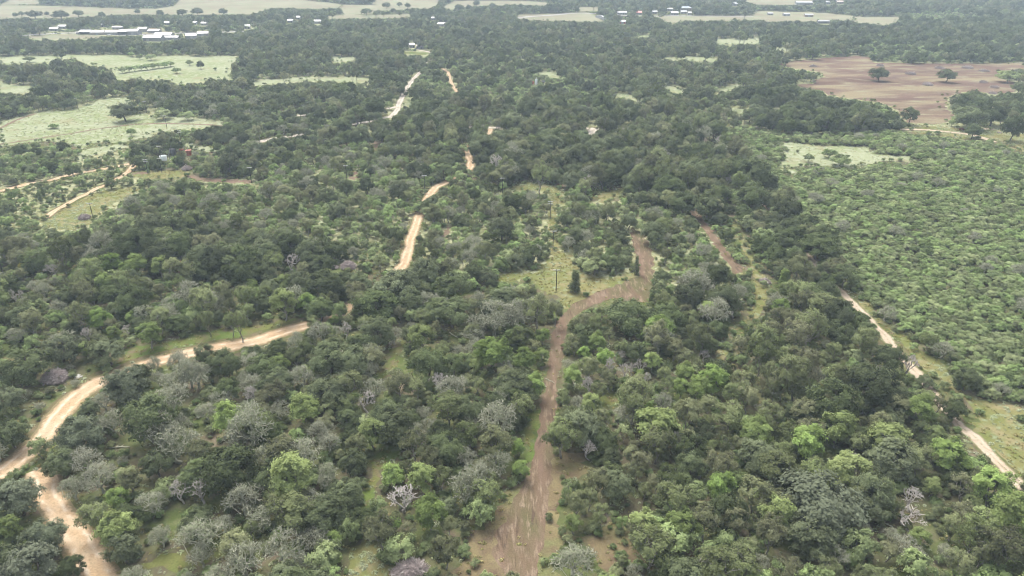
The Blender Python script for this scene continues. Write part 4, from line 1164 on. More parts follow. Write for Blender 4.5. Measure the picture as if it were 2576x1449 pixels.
MB().box((0, 0, .75), (3.0, 1.8, .12)).build('bed', M['whitemetal'], o)
for s in (-1, 1):
    MB().box((0, .9 * s, 1.35), (3.0, .08, 1.05)).build('side_board', M['whitemetal'], o)
    MB().box((1.5 * s, 0, 1.35), (.08, 1.72, 1.05)).build('end_board', M['whitemetal'], o)
    MB().tube((-.1, .96 * s, .35), (-.1, 1.12 * s, .35), .35, .35, 16).build('wheel', M['tyre'], o)

# houses, sheds and barns far away: x, y of the middle, width (picture), depth m, wall m, roof, wall, kind, label, turn
BUILD = [
    (135,74,20,9,3,'whitemetal','wallwhite','house','white house with white metal roof left of the highway shed',.1),
    (157,68,20,9,3,'whitemetal','wallgrey','house','low pale house half hidden behind the leftmost white house',-.1),
    (214,82,26,11,3.2,'whitemetal','dark','carport','white-roofed open carport at the left end of the roadside row',0),
    (196,83,9,4,2.4,'wallwhite','wallwhite','trailer_home','small white trailer left of the white carport',0),
    (245,83,32,9,3.2,'whitemetal','walltan','metal_shed','long tan shed between carport and grey shop',.03),
    (281,83,31,10,3.6,'whitemetal','wallgrey','metal_shed','grey-fronted shop with white roof in the roadside row',.03),
    (311,82,23,11,4,'whitemetal','dark','metal_shed','open-fronted shed with white roof left of the grey hall',.03),
    (334,81,27,13,4.6,'whitemetal','wallgrey','metal_shed','tall grey metal hall with white roof in the roadside row',.03),
    (358,75,21,10,4,'whitemetal','wallwhite','metal_shed','white-roofed hall behind the right end of the roadside row',.03),
    (295,70,25,5,3,'greymetal','wallwhite','trailer_home','pale mobile home on the lot behind the roadside row',0),
    (257,64,7,6,3,'whitemetal','wallwhite','house','tiny white shed among trees above the roadside row',0),
    (387,79,28,9,3,'whitemetal','wallwhite','metal_shed','white-roofed sheds right of the roadside row, before big trees',0),
    (384,97,46,11,4.4,'whitemetal','wallgrey','metal_shed','long white-roofed barn, nearest on this side of the highway',-.04),
    (411,89,43,11,4.0,'whitemetal','wallgrey','metal_shed','long white-roofed barn just behind the nearest one',-.04),
    (430,96,38,8,3.4,'whitemetal','wallgrey','metal_shed','low white-roofed barn right of the nearest barn',-.04),
    (477,92,25,13,4.0,'greymetal','wallgrey','metal_shed','grey shed with slanted pale roof below the highway',.5),
    (509,86,25,9,3.6,'whitemetal','wallgrey','metal_shed','white-roofed shed touching the highway edge',.25),
    (419,59,11,8,3,'whitemetal','wallwhite','house','white house deep among the village trees',.2),
    (490,58,8,7,3,'whitemetal','wallgrey','house','small pale house in the village trees, left of a white one',0),
    (513,60,14,8,3,'whitemetal','wallwhite','house','white house in the village trees above the highway',0),
    (621,68,13,9,3.4,'whitemetal','wallwhite','house','white gabled cottage on a green lawn by the highway',.2),
    (729,53,12,8,3,'greymetal','wallgrey','house','grey house in the far trees right of the village',.2),
    (750,45,9,8,3,'whitemetal','wallwhite','house','small white house above the grey far-tree house',0),
    (798,55,16,8,3.2,'whitemetal','wallwhite','metal_shed','white-roofed shed at the edge of the far dry field',0),
    (1090,47,10,8,3,'whitemetal','wallgrey','house','pale house in the trees left of the far highway',.2),
    (1110,62,16,9,3.4,'whitemetal','wallwhite','house','white house with arched porch below the far highway',-.2),
    (1035,115,13,8,3.2,'whitemetal','wallwhite','house','white gabled farmhouse left of the brown-roofed one',.3),
    (1057,118,17,8,3,'brownroof','wallwhite','house','white farmhouse with brown roof at the end of the gravel road',-.15),
    (1607,33,14,11,3.2,'redroof','wallwhite','barn','red-roofed barn on the far right of centre',0),
    (1565,33,24,10,3,'whitemetal','wallwhite','house','row of white sheds among trees left of the red roof',0),
    (1568,56,13,9,3.4,'whitemetal','wallred','barn','small red barn with white roof edge in front of dark trees',-.3),
    (1517,48,4,66,3.2,'whitemetal','wallgrey','long_shed','very long narrow white-roofed shed seen end-on in the dry field',.16),
    (1647,31,12,8,3,'whitemetal','wallwhite','house','white shed right of the red-roofed barn',0),
    (1697,34,18,11,3.4,'whitemetal','wallwhite','house','white ranch house with drive below the blue-grey roof',0),
    (1726,22,28,16,4.2,'slate','walltan','house','large house with blue-grey hipped roof on the right horizon',0),
    (1720,31,14,9,3.2,'whitemetal','wallwhite','metal_shed','white shed directly below the blue-grey roof',0),
    (1735,34,9,8,3.6,'whitemetal','wallwhite','metal_shed','small white round-topped shed right of the ranch house',0),
    (1685,24,14,8,3,'whitemetal','wallwhite','house','white low building left of the blue-grey roof',0),
    (1848,11,10,12,3.5,'whitemetal','wallgrey','metal_shed','pale shed roof alone in the dark far trees',.6),
    (2024,8,40,14,4,'whitemetal','wallwhite','metal_shed','long white barn at the top edge, right of centre',-.1),
    (2083,7,10,9,3.2,'greymetal','wallgrey','house','blue-grey shed right of the long white barn',0),
    (2113,6,16,10,3.2,'brownroof','walltan','house','pinkish-brown house at the top edge right of the barns',0),
    (1979,37,15,8,3,'whitemetal','wallgrey','metal_shed','white shed row in the far right dry field',0),
    (2035,39,20,8,3,'whitemetal','walltan','metal_shed','white and tan shed under the far field oaks',0),
    (2072,55,28,7,3,'whitemetal','dark','metal_shed','long dark-sided shed with white roof at the wood edge',0),
    (1938,35,13,7,2.6,'whitemetal','wallwhite','trailer_home','white trailer at the left of the far right dry field',0),
]
def building(x, y, w, dep_m, hw, roof, wall, kind, label, rz):
    g = ground(x, y, hw * .7)
    d = project(g)[2]
    W = w * d / FPX; D = dep_m
    o = empty(kind, (g[0], g[1] + D * .3, 0), rz)
    tag(o, label, 'house' if kind == 'house' else ('trailer' if 'trailer' in kind else 'building'), 'far buildings')
    hr_ = min(2.2, D * .2); hip = W * .25 if roof == 'slate' else 0
    a, b = W / 2, D / 2
    open_ = wall == 'dark'
    if open_:
        for s in (-1, 1):
            MB().box((s * (a - .1), 0, hw / 2), (.2, D, hw)).build('wall', M['wallgrey'], o)
        MB().box((0, b - .1, hw / 2), (W - .5, .2, hw)).build('wall', M['wallgrey'], o)
        n = max(2, int(W / 5))
        for k in range(n):
            MB().box((-a + W * (k + .5) / n, -b + .2, hw / 2), (.2, .2, hw)).build('post', M['greymetal'], o)
    else:
        m = MB()
        m.box((0, 0, hw / 2), (W, D, hw))
        if not hip:
            for s in (-1, 1):
                m.prism([(s * a, -b, hw), (s * a, b, hw), (s * a, 0, hw + hr_)], (-s * .15, 0, 0))
        m.build('wall', M[wall], o)
    e = .45
    for s in (-1, 1):
        p = [(-a - e, s * (b + e), hw - .02), (a + e, s * (b + e), hw - .02), (a + e - hip, 0, hw + hr_ + .1), (-a - e + hip, 0, hw + hr_ + .1)]
        if s > 0: p = p[::-1]
        MB().prism(p, (0, 0, .14)).build('roof', M[roof], o)
        if hip:
            p = [(s * (a + e), -b - e, hw - .02), (s * (a + e), b + e, hw - .02), (s * (a + e - hip), 0, hw + hr_ + .1)]
            MB().prism(p, (0, 0, .14)).build('roof', M[roof], o)
    if not open_:
        if kind in ('house', 'trailer_home'):
            n = max(2, int(W / 4))
            for k in range(n):
                cx = -a + W * (k + .5) / n
                if k == n // 2:
                    MB().box((cx, -b - .02, 1.05), (1.0, .06, 2.1)).build('door', M['dark'], o)
                else:
                    f = MB().box((cx, -b - .02, 1.6), (1.3, .06, 1.1)).build('window', M['wallwhite'], o)
                    MB().box((cx, -b - .055, 1.6), (1.1, .04, .9)).build('pane', M['glass'], f)
        else:
            n = max(1, int(W / 9))
            for k in range(n):
                if (k + int(x)) % 2 == 0 or n == 1:
                    MB().box((-a + W * (k + .5) / n, -b - .02, hw * .42), (min(3.6, W * .5), .06, hw * .82)).build('door', M['dark'] if k % 2 else M['greymetal'], o)
    r = w / 2
    reserve(x - r, y - 6, x + r, y + 5, d)
    fill_mask(NOTREE, [(x - r - 2, y - 5), (x + r + 2, y - 5), (x + r + 2, y + 5), (x - r - 2, y + 5)])
for b in BUILD: building(*b)

def car(x, y, label, rz):
    g = ground(x, y); o = empty('parked_car', (g[0], g[1], .1), rz); tag(o, label, 'car', 'white cars by the highway')
    MB().prism([(-2.2, -.85, .35), (2.2, -.85, .35), (2.25, -.85, .75), (1.2, -.85, .95), (-2.1, -.85, 1.0), (-2.25, -.85, .7)], (0, 1.7, 0)).build('body', M['carwhite'], o)
    MB().prism([(-1.9, -.75, .99), (1.0, -.75, .96), (.3, -.75, 1.5), (-1.5, -.75, 1.52)], (0, 1.5, 0)).build('cabin', M['carwhite'], o)
    for s in (-1, 1):
        MB().prism([(-1.6, s * .76, 1.04), (.75, s * .76, 1.02), (.2, s * .76, 1.42), (-1.4, s * .76, 1.44)], (0, s * .012, 0)).build('window', M['glass'], o)
        for xx_ in (-1.4, 1.4):
            w_ = MB().tube((xx_, s * .62, .33), (xx_, s * .87, .33), .33, .33, 16).build('wheel', M['tyre'], o)
            MB().tube((xx_, s * .872, .33), (xx_, s * .89, .33), .19, .19, 12).build('rim', M['greymetal'], w_)
    reserve(x - 6, y - 3, x + 6, y + 1, project(g)[2])
car(521.6, 81.5, 'white car parked on the far side of the highway, under big trees', .05)
car(274, 89.5, 'white car on the highway in front of the grey-fronted shop', 0)

# heaps of cut brush
def brush_pile(x, y, w, label, mat='stick', flat=.34, n=None):
    g = ground(x, y, .6); d = project(g)[2]
    r = w / 2 * d / FPX
    rng = np.random.default_rng(int(x * 3 + y))
    name = 'board_pile' if mat == 'boards' else 'brush_pile'
    o = empty(name, (g[0], g[1], 0), rng.uniform(0, 3)); tag(o, label, 'brush pile' if mat == 'stick' else 'board pile', 'heaps of cut brush')
    hgt = r * flat * 2.1
    V = [(0, 0, hgt * .55)]; F = []
    for ring, (rr, zz) in enumerate(((.35, .72), (.7, .42), (1.0, -.02))):
        for k in range(14):
            a = k / 14 * 2 * math.pi
            q = rr * r * rng.uniform(.6, 1.0) * .72
            V.append((q * math.cos(a), q * math.sin(a) * .8, max(-.05, zz * hgt * rng.uniform(.25, .75))))
    for k in range(14):
        j = (k + 1) % 14
        F.append((0, 1 + k, 1 + j))
        for ring in (0, 1):
            b = 1 + ring * 14
            F += [(b + k, b + 14 + k, b + 14 + j), (b + k, b + 14 + j, b + j)]
    me = mesh_np('mound', V, tris=F, mats=[M[mat]])
    link(bpy.data.objects.new('mound', me), o)
    segs = []
    for _ in range(n or int(min(1100, 110 + 75 * r * r))):
        a = rng.uniform(0, 6.283); q = r * math.sqrt(rng.uniform(0, 1)) * .9
        z = hgt * (1 - (q / r) ** 1.6) * .85 + .05
        c = np.array((q * math.cos(a), q * math.sin(a) * .8, z))
        dd = rng.normal(size=3); dd[2] *= .38; dd /= np.linalg.norm(dd)
        L = rng.uniform(.3, 1.0) * min(1.5, r * .55)
        p0, p1 = c - dd * L, c + dd * L
        p0[2] = max(.02, p0[2]); p1[2] = max(.02, p1[2])
        rd = rng.uniform(.03, .09) if mat == 'stick' else .08
        segs.append((p0, p1, rd, rd * .6))
    v, q = tubes(segs, 4)
    s = link(bpy.data.objects.new('sticks', mesh_np('sticks', v, quads=q, mats=[M[mat]])), o); s['kind'] = 'stuff'
    if mat == 'stick':
        for _ in range(int(8 + 5 * r)):
            a = rng.uniform(0, 6.283); q = r * math.sqrt(rng.uniform(0, 1)) * .8
            c = np.array((q * math.cos(a), q * math.sin(a) * .8, hgt * (1 - (q / r) ** 1.6) * rng.uniform(.4, 1.0) + .1))
            dd = rng.normal(size=3); dd[2] *= .3; dd /= np.linalg.norm(dd)
            L = rng.uniform(.4, 1.0) * min(2.2, r * .7)
            v, q = tubes([(c - dd * L, c + dd * L, rng.uniform(.09, .17), .06)], 6)
            v[:, 2] = np.maximum(v[:, 2], .01)
            link(bpy.data.objects.new('log', mesh_np('log', v, quads=q, mats=[M['deadwood']], smooth=True)), o)
    px = r * FPX / d
    reserve(x - px, y - px * .5, x + px, y + px * .35, d)
    fill_mask(NOTREE, [(x - px, y - px * .5), (x + px, y - px * .5), (x + px, y + px * .6), (x - px, y + px * .6)])
brush_pile(138, 950, 74, 'large purple-grey pile of cut brush and logs beside the tan road')
brush_pile(196, 944, 20, 'small heap of bleached boards right of the large brush pile', 'boards', .2, 60)
brush_pile(876, 670, 44, 'grey brush pile between the dark oak belt and the tan road')
brush_pile(842, 671, 22, 'small dark brush pile left of the grey one near the road')
brush_pile(1030, 1440, 96, 'big heap of dead brush cut by the bottom picture edge')
brush_pile(213, 547, 30, 'dark brush pile beside the lone left power pole')
brush_pile(470, 424, 26, 'dark reddish brush pile in the clearing below the tanks')
brush_pile(1924, 708, 30, 'purple-grey brush heap beside the grass strip left of the lane')
for (x, y, w, l) in ((2046,166,20,'low brush pile at the far left of the brown field'), (2214,164,20,'brush pile at the upper edge behind the left lone oak'), (2291,185,26,'brush pile between the two lone oaks'),
                     (2334,212,30,'widest brush pile in the brown field, below the right lone oak'), (2364,171,28,'brush pile just left of and behind the right lone oak'), (2434,170,28,'brush pile right of and behind the right lone oak'),
                     (2476,178,25,'brush pile in the upper right of the brown field'), (2474,206,22,'brush pile in the right middle of the brown field'), (2502,219,22,'brush pile at the lower right of the brown field'),
                     (2497,234,20,'brush pile at the lower right edge of the brown field, by dark trees'), (2514,332,10,'small grey mound in the yellow field beyond the fence')):
    brush_pile(x, y, w, l, flat=.2)

# fallen timber
def fallen_log(x0, y0, x1, y1, r, label, mat='lichen'):
    a, b = ground(x0, y0, r), ground(x1, y1, r)
    L = np.linalg.norm(b - a); o = empty('fallen_log', tuple((a + b) / 2), math.atan2(b[1] - a[1], b[0] - a[0])); tag(o, label, 'log')
    pts = [np.array((-L / 2 + L * k / 5, random.uniform(-.12, .12) * L * .3, random.uniform(0, .12))) for k in range(6)]
    v, q = tubes([(pts[k], pts[k + 1], r * (1 - .12 * k), r * (1 - .12 * (k + 1))) for k in range(5)], 8)
    link(bpy.data.objects.new('stem', mesh_np('stem', v, quads=q, mats=[M[mat]], smooth=True)), o)
    for k in (2, 3, 4):
        e_ = pts[k] + np.array((L * .12, random.choice((-1, 1)) * L * .10, L * .05))
        v, q = tubes([(pts[k], e_, r * .4, r * .2)], 6)
        link(bpy.data.objects.new('branch', mesh_np('branch', v, quads=q, mats=[M[mat]], smooth=True)), o)
    reserve(min(x0, x1), min(y0, y1) - 4, max(x0, x1), max(y0, y1) + 3, project((a + b) / 2)[2])
fallen_log(268, 1127, 326, 1124, .22, 'pale fallen log lying level in the grass right of the junction')
fallen_log(1372, 953, 1396, 964, .12, 'thin pale branch lying across the mown track')
fallen_log(2205, 1305, 2245, 1325, .2, 'grey fallen trunk between the silver oak and the white bare crown')
fallen_log(1130, 836, 1150, 850, .15, 'small white fallen limb in the dark woods under the broad oak')

# fence of the yellow field
def fence(pts, label):
    G = [ground(x, y) for x, y in pts]
    o = empty('wire_fence', tuple(G[0])); tag(o, label, 'fence')
    line, _ = smooth_line(np.array(G)[:, :2] - G[0][:2], 1.0)
    step = 4
    P = line[::step]
    for p in P: MB().tube((p[0], p[1], -.1), (p[0], p[1], 1.35), .08, .07, 6).build('post', M['fencewood'], o)
    for z in (.45, .8, 1.15):
        v, q = tubes([(np.array((a[0], a[1], z)), np.array((b[0], b[1], z)), .012, .012) for a, b in zip(P, P[1:])], 3)
        link(bpy.data.objects.new('wire', mesh_np('wire', v, quads=q, mats=[M['wire']])), o)
fence([(2465, 337), (2482, 341), (2500, 346)], 'short wire fence with dark posts right of the compact oak')
fence([(2502, 351), (2530, 361), (2560, 376), (2590, 392)], 'long wire fence along the edge of the scrub plain')
fence([(2400, 323), (2450, 325.5), (2490, 327), (2545, 325)], 'wire fence at the upper edge of the yellow field')

# haze over the whole country
hz = MB().box((0, 2400, 60.2), (7100, 5700, 122.6)).build('haze', M['dark'])
hm, hn, ho = new_mat('haze_air')
pv = N(hn, 'ShaderNodeVolumePrincipled')
pv.inputs['Color'].default_value = (.70, .86, 1.0, 1); pv.inputs['Density'].default_value = HAZE
pv.inputs['Anisotropy'].default_value = 0.0
hn.links.new(pv.outputs[0], ho.inputs['Volume'])
hz.data.materials.clear(); hz.data.materials.append(hm)
tag(hz, kind='stuff', label='thin pale haze over the whole countryside', cat='haze')

# ------------------------------------------------------------------ woodland zones: outline, spacing in m, mix of kinds
ZONES = [
    ([(-400,-400),(3000,-400),(3000,1900),(-400,1900)], 6.3, dict(oak=.36, elm=.24, mesquite=.40)),                     # far woods
    ([(2000,60),(2600,60),(2600,156),(2200,156),(2130,120),(1900,110)], 5.2, dict(oak=.45, mesquite=.50, elm=.05)),
    ([(2130,118),(2290,118),(2380,135),(2367,157),(2200,156)], 4.2, dict(mesquite=.9, oak=.1)),
    ([(2240,38),(2400,34),(2480,50),(2300,66)], 7.5, dict(mesquite=1.0)),
    ([(1020,165),(1110,165),(1280,150),(1420,190),(1560,230),(1480,270),(1200,290),(1100,250),(1010,240)], 4.4, dict(mesquite=.80, oak=.15, elm=.05)),
    ([(2100,235),(2270,285),(2280,330),(2000,340),(1900,320),(1880,240)], 4.8, dict(oak=.55, mesquite=.45)),
    ([(380,260),(620,240),(740,300),(860,300),(860,385),(560,445),(330,440),(330,380),(440,330)], 4.6, dict(mesquite=.62, oak=.24, elm=.10, lichen=.04)),
    ([(0,372),(330,380),(345,450),(-100,500)], 5.0, dict(mesquite=.75, oak=.12, bush=.13)),
    ([(-100,485),(340,440),(380,480),(150,590),(-100,600)], 6.4, dict(mesquite=.60, bush=.20, oak=.10, juniper=.10)),
    ([(360,470),(640,450),(860,385),(1000,400),(1090,430),(1085,470),(1030,540),(1000,690),(860,650),(700,630),(430,620),(200,640),(-100,650),(-100,590),(150,585)], 4.4, dict(mesquite=.76, elm=.10, oak=.05, lichen=.05, bush=.04)),
    ([(1180,330),(1780,330),(1900,430),(1960,500),(1700,510),(1600,490),(1480,480),(1280,470),(1190,440)], 5.3, dict(oak=.46, elm=.44, lichen=.08, dead=.02)),
    ([(1090,500),(1280,480),(1380,520),(1480,510),(1600,500),(1740,560),(1840,650),(1890,760),(1660,760),(1640,600),(1590,580),(1600,690),(1160,700),(1040,690),(1060,560)], 5.0, dict(mesquite=.64, elm=.19, oak=.08, lichen=.06, bush=.03)),
    ([(-200,640),(200,640),(430,615),(700,630),(860,650),(1000,690),(1000,760),(760,800),(300,900),(-200,905)], 5.3, dict(elm=.44, oak=.14, hackberry=.04, lichen=.11, mesquite=.26, dead=.01)),
    ([(350,600),(560,590),(900,660),(960,740),(760,790),(640,740),(430,700),(200,690)], 5.4, dict(oak=.70, elm=.22, lichen=.06, hackberry=.02)),
    ([(-200,900),(300,900),(640,870),(640,1600),(-200,1600)], 6.9, dict(elm=.26, lichen=.42, oak=.19, hackberry=.04, mesquite=.08, dead=.01)),
    ([(640,870),(1000,740),(1400,760),(1390,1000),(1340,1200),(1150,1600),(640,1600)], 5.5, dict(elm=.40, lichen=.19, oak=.25, hackberry=.05, mesquite=.11)),
    ([(1380,1600),(1390,1100),(1420,820),(1640,760),(1890,760),(2000,600),(2169,737),(2253,818),(2600,1240),(2800,1600)], 5.2, dict(elm=.58, oak=.18, hackberry=.05, lichen=.06, mesquite=.12, dead=.01)),
    ([(1870,430),(1960,500),(2110,650),(2253,818),(2400,980),(2330,1000),(2180,880),(2050,760),(1950,640),(1900,560),(1850,480)], 5.1, dict(oak=.72, elm=.22, mesquite=.06)),
    ([(1400,1600),(1560,1310),(1750,1280),(2000,1330),(2500,1370),(2800,1600)], 4.8, dict(mesquite=.44, elm=.40, lichen=.08, hackberry=.06, oak=.02)),
    ([(1795,345),(1850,325),(2000,345),(2260,335),(2420,355),(2800,410),(2800,1080),(2600,1034),(2477,1003),(2379,916),(2253,818),(2169,737),(2110,650),(2010,560),(1950,500),(1890,430)], 3.5, dict(mesquite=.985, lichen=.015)),
]
ZMAP = np.zeros((MH, MW), np.int16)
for zi, (poly, sp, mix) in enumerate(ZONES):
    fill_mask(ZMAP, poly, zi)

def at_mask(mask, x, y, outside=None):
    ix = (x / 2).astype(int); iy = (y / 2).astype(int)
    v = mask[np.clip(iy, 0, MH - 1), np.clip(ix, 0, MW - 1)]
    if outside is not None:
        v = np.where((ix < 0) | (iy < 0) | (ix >= MW) | (iy >= MH), outside, v)
    return v

KIN = list(NVAR)
pR = {k: np.array([PROTO[k, i]['R'] for i in range(NVAR[k])]) for k in KIN}
pV = {k: np.array([math.hypot(PROTO[k, i]['hh'] * .93, PROTO[k, i]['R'] * .37) / PROTO[k, i]['R'] for i in range(NVAR[k])]) for k in KIN}
pZ = {k: np.array([PROTO[k, i]['zc'] for i in range(NVAR[k])]) for k in KIN}
hx = np.array([t.x for t in TREES]); hy = np.array([t.y for t in TREES])
hr = np.array([t.s * PROTO[t.kind, t.var]['R'] for t in TREES])
ang = np.linspace(0, 2 * math.pi, 12, endpoint=False)
SAMP = np.concatenate(([[0, 0]], np.stack((np.cos(ang) * .9, np.sin(ang) * .9), 1), np.stack((np.cos(ang) * .5, np.sin(ang) * .5), 1)))

for sp in sorted({z[1] for z in ZONES}):
    zs = [i for i, z in enumerate(ZONES) if z[1] == sp]
    y0, y1 = 96.0, 1950.0
    X, Y = np.meshgrid(np.arange(-1500, 1500, sp), np.arange(y0, y1, sp * .9))
    X[::2] += sp / 2
    X = (X + RNG.uniform(-.42, .42, X.shape) * sp).ravel(); Y = (Y + RNG.uniform(-.42, .42, Y.shape) * sp).ravel()
    gx, gy, dep = project(np.stack((X, Y, np.zeros_like(X)), 1))
    k = (gx > -170) & (gx < 2746) & (gy > -45) & (gy < 1545)
    X, Y, gx, gy = X[k], Y[k], gx[k], gy[k]
    zi = at_mask(ZMAP, gx, gy)
    for z in zs:
        m = zi == z
        x, y, ux, uy = X[m], Y[m], gx[m], gy[m]
        n = len(x)
        if not n: continue
        mix = ZONES[z][2]
        ks = list(mix); pr = np.array([mix[q] for q in ks]); pr /= pr.sum()
        ki = RNG.choice(len(ks), n, p=pr)
        var = np.array([RNG.integers(NVAR[ks[q]]) for q in ki])
        s = np.clip(np.exp(RNG.normal(0, .33, n)), .42, 1.9)
        if mix.get('mesquite', 0) > .9: s = np.clip(np.exp(RNG.normal(-.16, .20, n)), .5, 1.25)
        elif mix.get('mesquite', 0) > .5: s = np.clip(np.exp(RNG.normal(-.14, .24, n)), .45, 1.3)
        R = np.array([pR[ks[q]][v] for q, v in zip(ki, var)]); ZC = np.array([pZ[ks[q]][v] for q, v in zip(ki, var)])
        RV = np.array([pV[ks[q]][v] for q, v in zip(ki, var)])
        trunk_bad = at_mask(NOTREE, ux, uy)
        alive = ~trunk_bad
        # keep out of the hand-set trees
        for a, b, c in zip(hx, hy, hr):
            alive &= (x - a) ** 2 + (y - b) ** 2 > (c * .55 + R * s * .5) ** 2
        done = np.zeros(n, bool)
        for trial in range(3):
            cx, cy, cd = project(np.stack((x, y, ZC * s), 1))
            rx = R * s * FPX / cd
            px = cx[:, None] + SAMP[None, :, 0] * rx[:, None]; py = cy[:, None] + SAMP[None, :, 1] * (rx * RV)[:, None] * 1.05
            cov = at_mask(CLEAR, px, py, False).mean(1)
            hid = (at_mask(HDEP, px, py, 0) > cd[:, None] + 1.5).mean(1)
            kp = (at_mask(KDEP, px, py, 0) > cd[:, None] + 1.0).mean(1)
            good = alive & ~done & (cov < np.where(cd < 460, .05, .10)) & (hid < .10) & (kp < .05)
            for i in np.nonzero(good)[0]:
                t = T(); t.kind = ks[ki[i]]; t.var = int(var[i]); t.x, t.y = float(x[i]), float(y[i]); t.s = float(s[i])
                t.sz = t.s * RNG.uniform(.8, 1.2) * (.8 if sp == 3.5 else 1.0); t.rot = RNG.uniform(0, 6.283); t.label = None; t.leaf = None
                t.px, t.py, t.dep = float(cx[i]), float(cy[i]), float(cd[i]); t.size = float(rx[i])
                TREES.append(t)
            done |= good
            s = s * .62
UX, UY = RNG.uniform(-330, 330, 26000), RNG.uniform(100, 420, 26000)
ugx, ugy, ud = project(np.stack((UX, UY, np.zeros_like(UX)), 1))
uok = (ugx > -100) & (ugx < 2676) & (ugy < 1520) & ~at_mask(CLEAR, ugx, ugy, False) & ~at_mask(NOTREE, ugx, ugy, False) & ~at_mask(CLEAR, ugx, ugy - 10, False)
uok &= at_mask(KDEP, ugx, ugy - 6, 0) < ud + 1
for i in np.nonzero(uok)[0][:9000]:
    t = T(); t.kind = 'bush'; t.var = int(RNG.integers(NVAR['bush'])); t.x, t.y = float(UX[i]), float(UY[i])
    t.s = RNG.uniform(.4, 1.25); t.sz = t.s; t.rot = RNG.uniform(0, 6.28); t.label = None; t.leaf = None
    t.px, t.py, t.dep = float(ugx[i]), float(ugy[i]), float(ud[i]); t.size = 0.5
    TREES.append(t)
for grp in (PALE, YELLOW, HAY, BROWN, DRY):
    for poly in grp:
        G = np.array([ground(x, y)[:2] for x, y in poly])
        for a, b in zip(G, np.roll(G, -1, 0)):
            L = np.linalg.norm(b - a)
            if a[1] > 1300: continue
            for _ in range(int(L / (2.6 if a[1] < 500 else 5.0))):
                if RNG.random() > .55: continue
                p = a + (b - a) * RNG.random() + RNG.normal(size=2) * (1.6 if a[1] < 500 else 3.0)
                t = T(); t.kind = 'bush' if RNG.random() < .75 else 'mesquite'; t.var = int(RNG.integers(NVAR[t.kind])); t.x, t.y = float(p[0]), float(p[1])
                t.s = RNG.uniform(.45, 1.2) * (1 if t.kind == 'bush' else .55); t.sz = t.s; t.rot = RNG.uniform(0, 6.28); t.label = None; t.leaf = None
                t.px, t.py, t.dep = (float(v) for v in project((t.x, t.y, .5))); t.size = PROTO[t.kind, t.var]['R'] * t.s * FPX / t.dep
                if -150 < t.px < 2726 and t.py < 1540 and not at_mask(KDEP, np.array([t.px]), np.array([t.py]), 0)[0] > t.dep + 1:
                    gx_, gy_, _ = project((t.x, t.y, 0.0))
                    if not at_mask(RDMASK, np.array([gx_]), np.array([gy_]), False)[0]: TREES.append(t)
print('trees', len(TREES))

# ------------------------------------------------------------------ the trees that show largest become things, the rest of each kind one mass
LIMIT = {'oak': 290, 'elm': 290, 'mesquite': 290, 'hackberry': 250, 'lichen': 250, 'dead': 200, 'juniper': 120, 'bush': 120}
by_kind = {k: [] for k in KIN}
for i, t in enumerate(TREES):
    by_kind[t.kind].append(i)
single = set(range(N_HAND))
for k in KIN:
    own = [i for i in by_kind[k] if i < N_HAND]
    rest = [i for i in by_kind[k] if i >= N_HAND and 6 < TREES[i].px < 2570 and 6 < TREES[i].py < 1440 and TREES[i].size > 3.0]
    rest.sort(key=lambda i: -TREES[i].size)
    single.update(rest[:max(0, LIMIT[k] - len(own))])

MARKS = [  # things and places anyone can find, with their picture points
    ('the large brush pile', 138, 945), ('the tan road junction', 70, 1180), ('the white snag pair', 478, 1215), ('the fan-shaped dead tree', 923, 1000),
    ('the crooked white dead tree', 1105, 952), ('the largest vivid green tree', 1234, 876), ('the dead tree stand', 1575, 920), ('the lime dome-topped tree', 1502, 852),
    ('the purple-grey verge bush', 2234, 782), ('the biggest silver-grey oak', 2060, 1251), ('the large brownish-olive oak', 2251, 1147), ('the white lower-right bare crown', 2295, 1295),
    ('the bottom brush heap', 1030, 1438), ('the whitest lichen crown', 711, 1365), ('the very wide lichen tree', 498, 1335), ('the bare grey crown by the lane', 1013, 1240),
    ('the mown track bend', 1610, 740), ('the tall clearing juniper', 1447, 706), ('the big round oak in the bend', 1576, 787), ('the tall white-trunked tree', 711, 755),
    ('the red juniper', 456, 677), ('the yellow-leaved tree', 61, 665), ('the sprawling white dead tree', 739, 650), ('the nearest power pole', 1400, 707),
    ('the second-nearest power pole', 1390, 604), ('the third power pole of the centre line', 1384, 527), ('the black tank', 435, 383), ('the rusty red tank', 478, 383),
    ('the pale right clearing', 2110, 390), ('the brown cleared field', 2250, 220), ('the lower bend of the lane', 2480, 1130), ('the far right track end', 1857, 686),
    ('the silvery corner oak', 73, 1407), ('the large round grey bush-tree', 1444, 1399), ('the widest bright green tree', 1651, 1064), ('the bright yellow-green mid-wood tree', 1903, 1077),
    ('the wide tan road straight', 640, 860), ('the tan road gap below the poles', 1038, 585), ('the tan road top bend', 1100, 468), ('the gravel crossroads', 1235, 325),
    ('the lone meadow oak', 310, 276), ('the lone left power pole', 230, 532), ('the mid-left power pole', 632, 438), ('the round grey-green oak pair', 855, 895),
    ('the olive junction oak', 152, 1158), ('the grass lane head', 990, 870), ('the long grass lane', 960, 1170), ('the brown bare patch', 1545, 1370),
    ('the yellow grass opening', 1440, 1160), ('the oak over the gravel lane', 2128, 689), ('the verge widening', 2300, 880), ('the track start bend', 1605, 590),
    ('the grey woodland heart', 1520, 410), ('the dark oak belt', 560, 660), ('the scrub plain middle', 2300, 640), ('the scrub plain right edge', 2540, 760),
    ('the scrub plain lower corner', 2480, 960), ('the scrub thicket left', 560, 540), ('the bottom green opening', 460, 1400), ('the plume-like white tree', 823, 1103),
    ('the right-edge yellow-green tree', 2505, 1217), ('the dark olive lower oak', 2052, 1337), ('the small clearing logs', 1100, 690), ('the narrow grass strip', 1870, 800),
]
